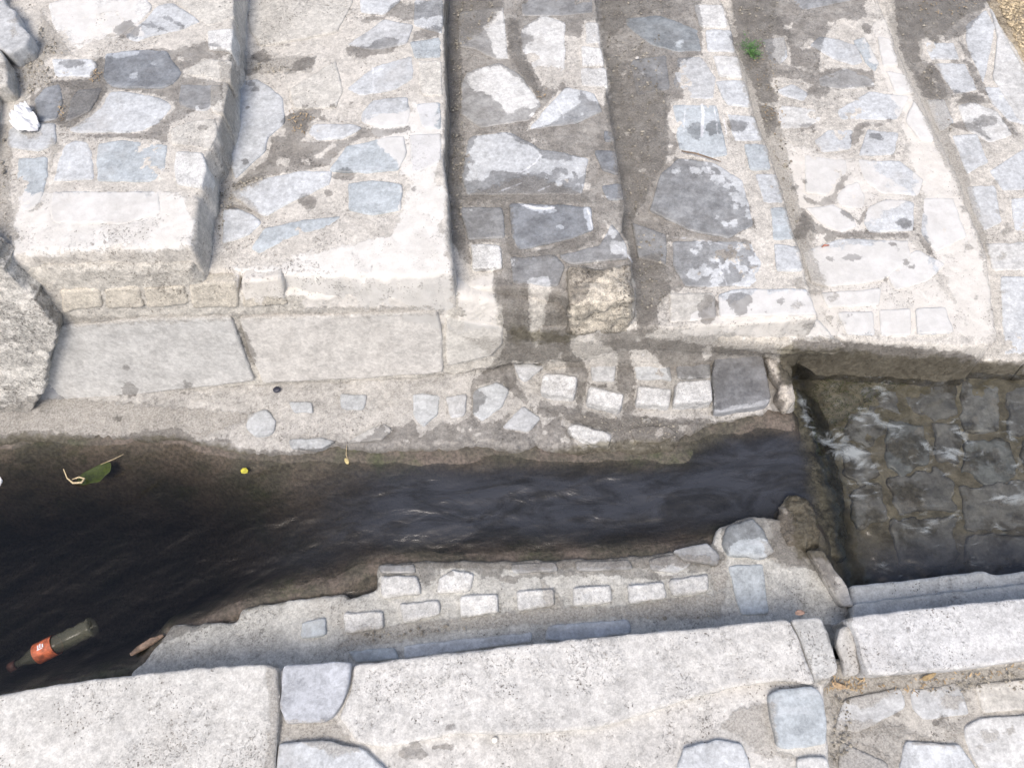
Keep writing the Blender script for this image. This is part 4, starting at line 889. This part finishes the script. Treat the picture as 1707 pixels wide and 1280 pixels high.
def water_mat():
    k = NT('stream_water'); pos = k.n('ShaderNodeNewGeometry').outputs['Position']
    mp = k.n('ShaderNodeMapping'); k.set(mp.inputs['Vector'], pos); mp.inputs['Scale'].default_value = (1.0, 2.6, 1); mp.inputs['Rotation'].default_value = (0, 0, 0.25)
    bn = k.math('ADD', k.noise(mp.outputs[0], 9, 4, 0.55, 1.2), k.math('MULTIPLY', k.noise(mp.outputs[0], 55, 3, 0.5, 0.5), 0.10))
    bp = k.n('ShaderNodeBump'); bp.inputs['Distance'].default_value = 0.010; k.set(bp.inputs['Strength'], k.math('MULTIPLY_ADD', k.attr('murk_sheen'), 0.16, 0.20)); k.set(bp.inputs['Height'], bn)
    gl = k.n('ShaderNodeBsdfGlossy'); gl.inputs['Roughness'].default_value = 0.16; k.set(gl.inputs['Normal'], bp.outputs[0])
    tr = k.n('ShaderNodeBsdfTransparent'); tr.inputs[0].default_value = (0.93, 0.94, 0.92, 1)
    fr = k.n('ShaderNodeFresnel'); fr.inputs['IOR'].default_value = 1.42; k.set(fr.inputs['Normal'], bp.outputs[0])
    m = k.n('ShaderNodeMixShader'); k.set(m.inputs[0], fr.outputs[0]); k.set(m.inputs[1], tr.outputs[0]); k.set(m.inputs[2], gl.outputs[0])
    # murky water colour with the sky's reflection painted into it
    sl = k.n('ShaderNodeBsdfDiffuse'); k.set(sl.inputs['Normal'], bp.outputs[0])
    k.set(sl.inputs[0], k.mix(k.ramp(k.noise(mp.outputs[0], 5, 7, 0.7, 1.0), 0.4, 0.62), rgb(0.050, 0.054, 0.064), rgb(0.024, 0.025, 0.027)))
    ms = k.n('ShaderNodeMixShader'); k.set(ms.inputs[0], k.attr('murk_sheen')); k.set(ms.inputs[1], tr.outputs[0]); k.set(ms.inputs[2], sl.outputs[0])
    k.t.links.new(ms.outputs[0], m.inputs[1])
    fo = k.n('ShaderNodeBsdfDiffuse'); fo.inputs[0].default_value = (0.46, 0.50, 0.51, 1); k.set(fo.inputs['Normal'], bp.outputs[0])
    mf = k.n('ShaderNodeMapping'); k.set(mf.inputs['Vector'], pos); mf.inputs['Scale'].default_value = (0.9, 2.2, 1); mf.inputs['Rotation'].default_value = (0, 0, 0.5)
    fn = k.math('ADD', k.attr('foam'), k.math('MULTIPLY', k.math('SUBTRACT', k.noise(mf.outputs[0], 11, 8, 0.70, 1.8), 0.50), 3.2))
    fm = k.math('MULTIPLY', k.ramp(fn, 0.0, 0.85), 0.55)
    m2 = k.n('ShaderNodeMixShader'); k.set(m2.inputs[0], fm); k.set(m2.inputs[1], m.outputs[0]); k.set(m2.inputs[2], fo.outputs[0])
    k.t.links.new(m2.outputs[0], k.out.inputs['Surface'])
    ab = k.n('ShaderNodeVolumeAbsorption'); ab.inputs['Color'].default_value = (0.50, 0.49, 0.46, 1); ab.inputs['Density'].default_value = 9.5
    k.t.links.new(ab.outputs[0], k.out.inputs['Volume'])
    return k.m
def murk_sheen(V):  # murk plus painted sky reflection, kept thin over the shaded left pool
    x, y = V[:, 0], V[:, 1]; n = 0.12 * fbm(x * 4, y * 7, 77, 4) * 2
    d, _ = sdf(V[:, :2], shore)
    s = smooth(x + n, -0.80, -0.25) * (1 - smooth(x, 0.78, 0.86)) * smooth(d + n * 0.2, 0.015, 0.12)
    return 0.88 * s + (0.17 + 0.45 * smooth(-y, -0.52, -0.38)) * smooth(x, 0.86, 0.98)
WV, WQ = water_mesh()
wat = link_mesh('stream_water', WV, WQ, water_mat(), None, (0.1, 0.12, 0.14), attrs={'foam': np.maximum(fields(WV, 'foam'), -1 + 0.84 * smooth(WV[:, 0], 0.85, 0.98)), 'murk_sheen': murk_sheen(WV)}, stain=False)
tag(wat, 'dark running stream water, spilling over a sill into white ripples', 'water', None, 'structure')

# ================================================================== scattered grains: gravel, moss, leaf scraps
def inside_pts(poly_px, z, n):
    poly = at(*np.array(poly_px, float).T, z)[:, :2]
    lo, hi = poly.min(0), poly.max(0); P = lo + (hi - lo) * rng.random((n * 3, 2))
    d, _ = sdf(P, poly); return P[d > 0.002][:n]
OCT = np.array([(1, 0, 0), (0, 1, 0), (-1, 0, 0), (0, -1, 0), (0, 0, 1), (0, 0, -1)], float)
OF = np.array([(0, 1, 4), (1, 2, 4), (2, 3, 4), (3, 0, 4), (1, 0, 5), (2, 1, 5), (3, 2, 5), (0, 3, 5)])
def gravel(name, label, zones, col, s0, s1, cat='gravel', flat=0.6):
    Vs, Fs, Ts = [], [], []; b = 0
    for poly, z, n in zones:
        for x, y in inside_pts(poly, z, n):
            s = s0 * (s1 / s0) ** (rng.random() ** 2.2)
            v = OCT * (s * (0.7 + 0.6 * rng.random((6, 1)))); v[:, 2] *= flat
            v[:, :2] *= (0.75 + 0.5 * rng.random(2))
            a = rng.random() * 6.28; R2 = np.array([[math.cos(a), -math.sin(a)], [math.sin(a), math.cos(a)]]); v[:, :2] = v[:, :2] @ R2.T
            Vs.append(v + (x, y, z + 0.003 + s * 0.2)); Fs.append(OF + b); b += 6
            Ts.append(np.full(6, 0.45 + 1.0 * rng.random()))
    o = link_mesh(name, np.concatenate(Vs), np.concatenate(Fs), M_GRAIN, None, col, smooth=False, attrs={'tone': np.concatenate(Ts)}, stain=False)
    return tag(o, label, cat, None, 'stuff')
M_GRAIN = tint_mat('loose_grains')
gravel('gravel', 'fine grey grit lying in the gutters and joints of the steps', [
    ([(752, 10), (775, 10), (770, 130), (775, 260), (768, 400), (752, 380)], T3, 500), ([(770, -20), (835, -20), (830, 40), (770, 80)], T3, 140),
    ([(1005, 60), (1100, 60), (1110, 200), (1090, 300), (1050, 380)], T4, 520), ([(1000, -60), (1140, -60), (1120, 20), (1005, 40)], T4, 260), ([(1060, 380), (1120, 400), (1110, 500), (1070, 520)], T4, 160),
    ([(1225, 0), (1300, 0), (1290, 60), (1300, 170), (1345, 390), (1330, 390), (1270, 190)], T5, 500), ([(1470, -60), (1640, -60), (1640, 10), (1560, 70), (1500, 60)], T6, 500), ([(1530, 110), (1552, 110), (1590, 215), (1580, 222)], T6, 90),
    ([(30, 90), (70, 100), (100, 132), (50, 160), (25, 140)], T1, 220), ([(60, 40), (85, 60), (110, 90), (70, 95)], T1, 110), ([(392, 100), (440, 105), (520, 118), (430, 124)], T2, 90), ([(365, 250), (388, 320), (390, 350), (362, 400)], T2, 150), ([(372, 110), (395, 120), (388, 250), (372, 250)], T2, 120),
    ([(385, 308), (440, 292), (450, 300), (395, 325)], T2, 60), ([(1560, 1140), (1700, 1110), (1707, 1150), (1500, 1160)], 0.14, 120), ([(1385, 1160), (1420, 1140), (1420, 1260), (1385, 1270)], 0.14, 130), ([(850, 1050), (1200, 1010), (1200, 1030), (1000, 1035)], 0.034, 60), ([(600, 1055), (800, 1035), (800, 1045), (620, 1070)], 0.034, 70),
    ([(10, 210), (20, 420), (-40, 420), (-40, 200)], T1, 150), ([(960, 690), (1120, 700), (1140, 740), (1020, 720)], 0.036, 120), ([(1180, 560), (1290, 570), (1290, 590), (1190, 590)], 0.036, 60)],
    (0.30, 0.275, 0.235), 0.0010, 0.0056)
gravel('gravel', 'tan sunlit gravel filling the top right corner', [([(1660, 0), (1720, 0), (1760, 200), (1712, 110)], T7, 1500), ([(1640, -80), (1800, -80), (1800, 10), (1660, 0)], T7, 1200)], (0.52, 0.43, 0.30), 0.0018, 0.009)

def blades(name, label, zones, col, L, wdt, cat, up=1.0):
    Vs, Fs, Ts = [], [], []; b = 0
    for poly, z, n in zones:
        for x, y in inside_pts(poly, 0 if callable(z) else z, n):
            zz = z(x, y) if callable(z) else z
            a = rng.random() * 6.28; l = L * (0.4 + 0.9 * rng.random()); w = wdt * (0.6 + 0.8 * rng.random()); e = up * (0.2 + 0.9 * rng.random())
            d = np.array([math.cos(a) * math.cos(e), math.sin(a) * math.cos(e), math.sin(e)]); s = np.array([-math.sin(a), math.cos(a), 0]) * w
            p = np.array([x, y, zz])
            v = np.array([p - s * 0.5, p + s * 0.5, p + d * l * 0.6 + s * 0.45, p + d * l - (0, 0, l * 0.15), p + d * l * 0.6 - s * 0.45])
            Vs.append(v); Fs += [(b, b + 1, b + 2), (b, b + 2, b + 4), (b + 4, b + 2, b + 3)]; b += 5
            Ts.append(np.full(5, 0.5 + 0.9 * rng.random()))
    o = link_mesh(name, np.concatenate(Vs), np.array(Fs), M_GRAIN, None, col, smooth=False, attrs={'tone': np.concatenate(Ts)}, stain=False)
    return tag(o, label, cat, None, 'stuff')
blades('moss', 'green moss and algae trailing on the weir and under the right wall', [
    ([(1350, 628), (1460, 612), (1540, 625), (1470, 660), (1440, 690), (1400, 720), (1360, 690)], -0.086, 700), ([(1340, 780), (1380, 790), (1392, 830), (1350, 830)], -0.055, 260),
    ([(1335, 690), (1355, 700), (1372, 760), (1350, 760)], -0.035, 260)], (0.10, 0.115, 0.045), 0.011, 0.0016, 'moss', 0.35)
blades('leaf_litter', 'dry brown scraps of leaf and straw caught in the paving joints', [
    ([(480, 180), (530, 185), (512, 225), (485, 220)], T2 + 0.004, 34), ([(1395, 1130), (1450, 1128), (1440, 1155), (1400, 1150)], 0.142, 60), ([(1360, 1128), (1400, 1125), (1400, 1150), (1372, 1150)], 0.15, 30), ([(1450, 1140), (1700, 1105), (1700, 1120), (1500, 1165)], 0.142, 50),
    ([(892, 148), (912, 148), (912, 166), (892, 166)], T3 + 0.004, 12), ([(155, 115), (172, 118), (168, 135), (150, 140)], T1 + 0.004, 22), ([(95, 180), (112, 170), (108, 200), (96, 205)], T1 + 0.004, 14), ([(1260, 170), (1300, 180), (1320, 190), (1290, 230)], T5 + 0.004, 24),
    ([(1535, 40), (1620, 20), (1660, -20), (1520, -20)], T6 + 0.006, 70), ([(1290, 170), (1240, 110), (1270, 60), (1300, 120)], T5 + 0.004, 20)], (0.36, 0.27, 0.17), 0.010, 0.003, 'leaf litter', 0.4)

# ================================================================== small things
def lathe(name, prof, mat, parent, col, M, seg=28):
    V, Fq = [], []
    for i, (a, r) in enumerate(prof):
        for j in range(seg):
            t = 2 * math.pi * j / seg; p = M @ Vector((a, r * math.cos(t), r * math.sin(t))); V.append(tuple(p))
    n = len(prof)
    for i in range(n - 1):
        for j in range(seg):
            Fq.append((i * seg + j, i * seg + (j + 1) % seg, (i + 1) * seg + (j + 1) % seg, (i + 1) * seg + j))
    return link_mesh(name, np.array(V), np.array(Fq), mat, parent, col, stain=False)

# bottle afloat against the near bank
pa = at(20., 1111., -0.034); pb = at(156., 1043., -0.010); L = float(np.linalg.norm(pb - pa)); dx = Vector(pb - pa).normalized(); R0 = 0.027
MB = Matrix.Translation(Vector(pa)) @ dx.to_track_quat('X', 'Z').to_matrix().to_4x4()
br = root('bottle', 'clear plastic bottle with an orange label floating at the near bank, cap under water', 'bottle', tuple(pa))
k = NT('murky_plastic'); b = k.n('ShaderNodeBsdfPrincipled'); b.inputs['Base Color'].default_value = (0.20, 0.20, 0.15, 1); b.inputs['Roughness'].default_value = 0.15
b.inputs['Alpha'].default_value = 0.34; k.t.links.new(b.outputs[0], k.out.inputs[0]); M_BOT = k.m
lathe('bottle_body', [(0.012, 0.009), (0.03, 0.010), (0.05, 0.018), (0.075, 0.027), (0.09, R0), (L * 0.52, R0), (L * 0.55, R0 * 0.9), (L * 0.6, R0 * 0.97), (L * 0.68, R0 * 0.88), (L * 0.74, R0 * 0.98), (L * 0.80, R0 * 0.82), (L * 0.88, R0 * 0.96), (L * 0.93, R0 * 0.84), (L * 0.965, R0), (L * 0.985, R0 * 0.96), (L, R0 * 0.7), (L * 0.97, 0.001)], M_BOT, br, (0.4, 0.42, 0.33), MB)
lathe('bottle_cap', [(-0.006, 0.001), (-0.006, 0.013), (0.014, 0.0135), (0.014, 0.010)], plain_mat('cap_plastic', (0.11, 0.045, 0.035), 0.6, 0.4), br, (0.5, 0.1, 0.05), MB)
lathe('label', [(0.075, 0.0285), (0.090, R0 + 0.0012), (0.105, R0 + 0.0014), (0.128, R0 + 0.0012)], plain_mat('orange_paper', (0.55, 0.14, 0.06), 0.6, 0.5, 60), br, (0.75, 0.2, 0.06), MB)
k = NT('white_print'); b = k.n('ShaderNodeBsdfPrincipled'); b.inputs['Base Color'].default_value = (0.8, 0.8, 0.8, 1); k.t.links.new(b.outputs[0], k.out.inputs[0]); M_WPR = k.m
V, Fq = [], []
for (a0, a1, t0, t1) in [(0.092, 0.108, -0.20, -0.12), (0.094, 0.098, -0.12, 0.28), (0.100, 0.104, -0.06, 0.34), (0.107, 0.111, -0.12, 0.22)]:
    b0 = len(V)
    for t in np.linspace(t0, t1, 5):
        for a in (a0, a1):
            V.append(tuple(MB @ Vector((a, (R0 + 0.0024) * math.sin(t + 0.1), (R0 + 0.0024) * math.cos(t + 0.1)))))
    for i in range(4): Fq.append((b0 + 2 * i, b0 + 2 * i + 1, b0 + 2 * i + 3, b0 + 2 * i + 2))
link_mesh('print', np.array(V), np.array(Fq), M_WPR, br, (0.8, 0.8, 0.8), stain=False)

def blob(name, px, py, z, a, b_, h, mat, col, label, cat, rot=0.0, seed=1, rough=0.25, group=None, n=18):
    c = at(float(px), float(py), z); V, Fq = [], []
    m = n // 2
    for i in range(m + 1):
        f = math.pi * i / m
        for j in range(n):
            t = 2 * math.pi * j / n
            p = np.array([math.sin(f) * math.cos(t), math.sin(f) * math.sin(t), math.cos(f)])
            k = 1 + rough * 2 * fbm(np.array([p[0] * 1.7 + p[2] + 5]), np.array([p[1] * 1.7 + p[2] * 0.7 + seed]), seed, 3)[0]
            q = p * k * (a, b_, h); V.append((c[0] + q[0] * math.cos(rot) - q[1] * math.sin(rot), c[1] + q[0] * math.sin(rot) + q[1] * math.cos(rot), c[2] + h * 0.7 + q[2]))
    for i in range(m):
        for j in range(n): Fq.append((i * n + j, i * n + (j + 1) % n, (i + 1) * n + (j + 1) % n, (i + 1) * n + j))
    o = link_mesh(name, np.array(V), np.array(Fq)[:, ::-1], mat, None, col, stain=False)
    return tag(o, label, cat, group)

def crumple(name, pts, z, hmax, mat, label, cat, seed=3, res=0.0025):
    """a sheet crushed into folds, resting on the stone"""
    def zf(P):
        c = P.mean(0); r = np.linalg.norm(P - c, axis=1); R = r.max()
        a = np.abs(fbm(P[:, 0] * 45, P[:, 1] * 45, seed, 3)) * 3
        return hmax * (0.35 + 0.65 * (1 - (r / R) ** 2)) * (0.3 + 1.4 * a)
    o = patch(name, pts, hor(z), mat, None, (0.8, 0.8, 0.8), off=0.002, thick=0.004, res=res, amp=0.0005, edge=0.002, jit=0.002, zf=zf)
    return tag(o, label, cat)
M_PAPER = plain_mat('white_paper', (0.82, 0.82, 0.82), 0.7, 0.05, 80, 0.2)
crumple('litter', [(20, 196), (26, 188), (34, 190), (33, 178), (40, 173), (50, 178), (56, 190), (66, 198), (67, 212), (60, 221), (32, 222), (22, 212)], T1 + 0.008, 0.022, M_PAPER, 'crumpled white tissue on the dark slabs near the top left corner', 'litter')
crumple('litter', [(-6, 792), (2, 794), (4, 804), (-2, 812), (-10, 808)], 0.004, 0.006, M_PAPER, 'tiny white scrap afloat at the left edge of the photo', 'litter', 8)
crumple('litter', [(1598, 601), (1612, 600), (1613, 604), (1599, 605)], -0.01, 0.003, M_PAPER, 'tiny white chip at the foot of the right wall', 'litter', 9)

def leaf(name, pts, z, col, label, curl=0.004, rough=0.5, cat='leaf'):
    def zf(P):
        c = P.mean(0); return curl * (np.linalg.norm(P - c, axis=1) / 0.03) ** 2
    o = patch(name, pts, hor(z), plain_mat(name + '_skin', col, rough, 0.3, 120, 0.5), None, col, off=0.0, thick=0.0012, res=0.002, amp=0.0006, edge=0.0008, jit=0.0012, zf=zf)
    return tag(o, label, cat)
leaf('leaf', [(130, 806), (136, 792), (152, 781), (172, 772), (189, 772), (186, 788), (174, 794), (168, 804), (150, 806), (140, 811)], -0.022, (0.07, 0.10, 0.015), 'broad green leaf floating in the dark water at the left')
leaf('leaf', [(399, 784), (403, 779), (411, 778), (415, 783), (413, 790), (409, 788), (401, 791)], 0.004, (0.50, 0.46, 0.05), 'small yellow leaf at the left pool edge', 0.002)
leaf('leaf', [(572, 762), (579, 760), (584, 770), (580, 776), (574, 770)], 0.006, (0.5, 0.42, 0.2), 'tiny tan leaf scrap at the middle of the pool edge', 0.002)
leaf('leaf', [(1322, 1020), (1330, 1014), (1342, 1018), (1344, 1024), (1326, 1026)], 0.20, (0.26, 0.17, 0.13), 'reddish brown dead leaf against the coping near the open joint', 0.004)
leaf('leaf', [(1532, 1130), (1550, 1122), (1562, 1120), (1556, 1130), (1540, 1136)], 0.15, (0.34, 0.25, 0.13), 'curled brown leaf under the sunlit edge of the right coping', 0.01)
leaf('leaf', [(1384, 1134), (1400, 1138), (1414, 1146), (1408, 1150), (1390, 1146)], 0.15, (0.42, 0.30, 0.18), 'orange brown leaf scrap at the foot of the open joint', 0.01)

def tube(name, pts, rads, mat, label=None, cat=None, parent=None, col=(0.4, 0.3, 0.2), seg=8, group=None):
    pts = np.array(pts, float); V, Fq = [], []
    for i, p in enumerate(pts):
        d = pts[min(i + 1, len(pts) - 1)] - pts[max(i - 1, 0)]; d /= np.linalg.norm(d) + 1e-9
        u = np.cross(d, (0, 0, 1.0)); 
        if np.linalg.norm(u) < 1e-3: u = np.array([1.0, 0, 0])
        u /= np.linalg.norm(u); v = np.cross(u, d)
        for j in range(seg):
            t = 6.283 * j / seg; V.append(p + rads[i] * (u * math.cos(t) + v * math.sin(t)))
    for i in range(len(pts) - 1):
        for j in range(seg): Fq.append((i * seg + j, i * seg + (j + 1) % seg, (i + 1) * seg + (j + 1) % seg, (i + 1) * seg + j))
    for e, r in ((0, rads[0]), (len(pts) - 1, rads[-1])):
        b0 = len(V); V += [pts[e]] * 1
        for j in range(0, seg, 1): Fq.append((e * seg + j, e * seg + (j + 1) % seg, b0, b0))
    Fq = np.array(Fq)
    me_f = [tuple(dict.fromkeys(f)) for f in Fq.tolist()]
    org = np.array(parent.location) if parent else pts[0]
    me = bpy.data.meshes.new(name); me.from_pydata([tuple(x - org) for x in V], [], me_f); me.materials.append(mat)
    for p in me.polygons: p.use_smooth = True
    o = bpy.data.objects.new(name, me); COL.objects.link(o); o.color = (*col, 1)
    if parent: o.parent = parent
    else: o.location = org
    return tag(o, label, cat, group)
M_TWIG = plain_mat('dry_bark', (0.22, 0.16, 0.11), 0.8, 0.35, 150)
M_STRAW = plain_mat('straw', (0.55, 0.45, 0.28), 0.7, 0.2, 150)
M_PIPE = plain_mat('pale_plastic_pipe', (0.62, 0.60, 0.54), 0.5, 0.15, 80)
tube('drain_pipe', [at(1516., 568., 0.075), at(1521., 578., 0.045), at(1530., 602., -0.02)], [0.0085, 0.0085, 0.0085], M_PIPE, 'thin pale pipe stub poking out under the right steps', 'pipe')
tube('twig', [at(1136., 252., T4 + .012), at(1160., 256., T4 + .016), at(1185., 264., T4 + .012), at(1202., 270., T4 + .010)], [0.002, 0.0026, 0.0022, 0.001], M_TWIG, 'dark twig lying on the fourth step below the streaked slab', 'twig')
tube('twig', [at(1370., 412., T5 + .009), at(1374., 409., T5 + .013), at(1382., 409., T5 + .009)], [0.002, 0.003, 0.002], plain_mat('red_shell', (0.55, 0.22, 0.15), 0.5), 'tiny orange red scrap on the long dry step', 'litter')
tube('stem', [at(168., 774., -.004), at(190., 765., .003), at(206., 757., .010)], [0.0012, 0.001, 0.0006], M_STRAW, 'short thin pale stem at the right tip of the green leaf', 'stem')
tube('stem', [at(106., 782., .002), at(112., 797., .006), at(122., 805., .009), (at(136., 804., .012)), at(141., 798., .010), at(132., 795., .008), at(120., 799., .008)], [0.0015, 0.002, 0.0028, 0.0034, 0.003, 0.0025, 0.001], M_STRAW, 'pale curled seed stalk in the dark water left of the green leaf', 'stem')
tube('stem', [at(578., 742., .03), at(577., 758., .010), at(581., 770., .006)], [0.001, 0.0012, 0.0008], M_STRAW, 'thin straw over the far pool edge by the tan scrap', 'stem')
for i, (x, y, r, c, lab) in enumerate([(462, 650, 0.010, (0.03, 0.032, 0.05), 'round black pebble on the ledge under the grey wall'), (1062, 98, 0.006, (0.6, 0.58, 0.54), 'small white chip on the soaked fourth step'),
                                   (825, 1233, 0.006, (0.8, 0.76, 0.68), 'small white chip on the near bank below the long coping')]):
    z = [0.036, T4 + 0.004, 0.19][i]
    blob('pebble', x, y, z, r * 1.15, r, r * 0.5, plain_mat('pebble_skin', c, 0.5, 0.15), c, lab, 'pebble', seed=i + 3)
# curled dead leaf at the waterline by the near ledge
def roll(px0, py0, px1, py1, z, r, col, label, cat='leaf'):
    a = at(float(px0), float(py0), z); b = at(float(px1), float(py1), z); d = b - a; L = np.linalg.norm(d); d /= L; s = np.array([-d[1], d[0], 0])
    V, Fq = [], []
    n, m = 16, 18
    for i in range(n + 1):
        f = i / n; w = (math.sin(math.pi * (0.1 + 0.85 * f)) ** 0.6)
        for j in range(m + 1):
            t = 0.4 + 5.0 * j / m; rr = r * w * (1 - 0.045 * j) * (1 + 0.25 * float(fbm(np.array([i * 0.45]), np.array([j * 0.35]), 5, 3)[0]) * 2)
            V.append(a + d * L * f + s * rr * math.cos(t) + np.array([0, 0, 1]) * (r + rr * math.sin(t)))
    for i in range(n):
        for j in range(m): Fq.append((i * (m + 1) + j, i * (m + 1) + j + 1, (i + 1) * (m + 1) + j + 1, (i + 1) * (m + 1) + j))
    o = link_mesh('leaf', np.array(V), np.array(Fq), plain_mat('dead_leaf', col, 0.6, 0.45, 70, 0.8), None, col, stain=False)
    return tag(o, label, cat)
roll(222, 1092, 276, 1060, 0.004, 0.012, (0.30, 0.21, 0.15), 'rolled dead brown leaf at the waterline by the near ledge')

# little green weed in the gutter of the fifth step
wd_ = root('weed', 'bright green weed growing from the soil in the gutter at the top', 'weed', tuple(at(1252., 95., T5)))
M_LEAFG = plain_mat('weed_green', (0.09, 0.20, 0.05), 0.5, 0.4, 120)
tufts = []
V, Fq = [], []
c = at(1250., 88., T5)
for s in range(26):
    a = random.uniform(0, 6.283); l = random.uniform(0.02, 0.062); e = random.uniform(0.35, 1.2)
    tip = c + np.array([math.cos(a) * l * math.cos(e) * 1.0, math.sin(a) * l * math.cos(e) * 1.5, l * math.sin(e) * 0.7])
    tube('stem', [c, (c + tip) / 2 + (0, 0, 0.006), tip], [0.0009, 0.0008, 0.0005], M_LEAFG, parent=wd_, col=(0.1, 0.2, 0.05), seg=5) if s < 8 else None
    for q in range(16):
        f = random.uniform(0.3, 1.05); p = c + (tip - c) * f + np.array([random.gauss(0, 0.005), random.gauss(0, 0.006), random.uniform(0, 0.008)])
        b = random.uniform(0, 6.283); ll = random.uniform(0.003, 0.007); w = ll * 0.35; tz = random.uniform(-0.3, 0.6)
        d = np.array([math.cos(b), math.sin(b), tz]); sd2 = np.array([-math.sin(b), math.cos(b), random.uniform(-.4, .4)]) * w
        i0 = len(V); V += [p, p + d * ll * 0.5 + sd2, p + d * ll, p + d * ll * 0.5 - sd2]; Fq.append((i0, i0 + 1, i0 + 2, i0 + 3))
link_mesh('leaves', np.array(V), np.array(Fq), M_LEAFG, wd_, (0.1, 0.2, 0.05), stain=False)
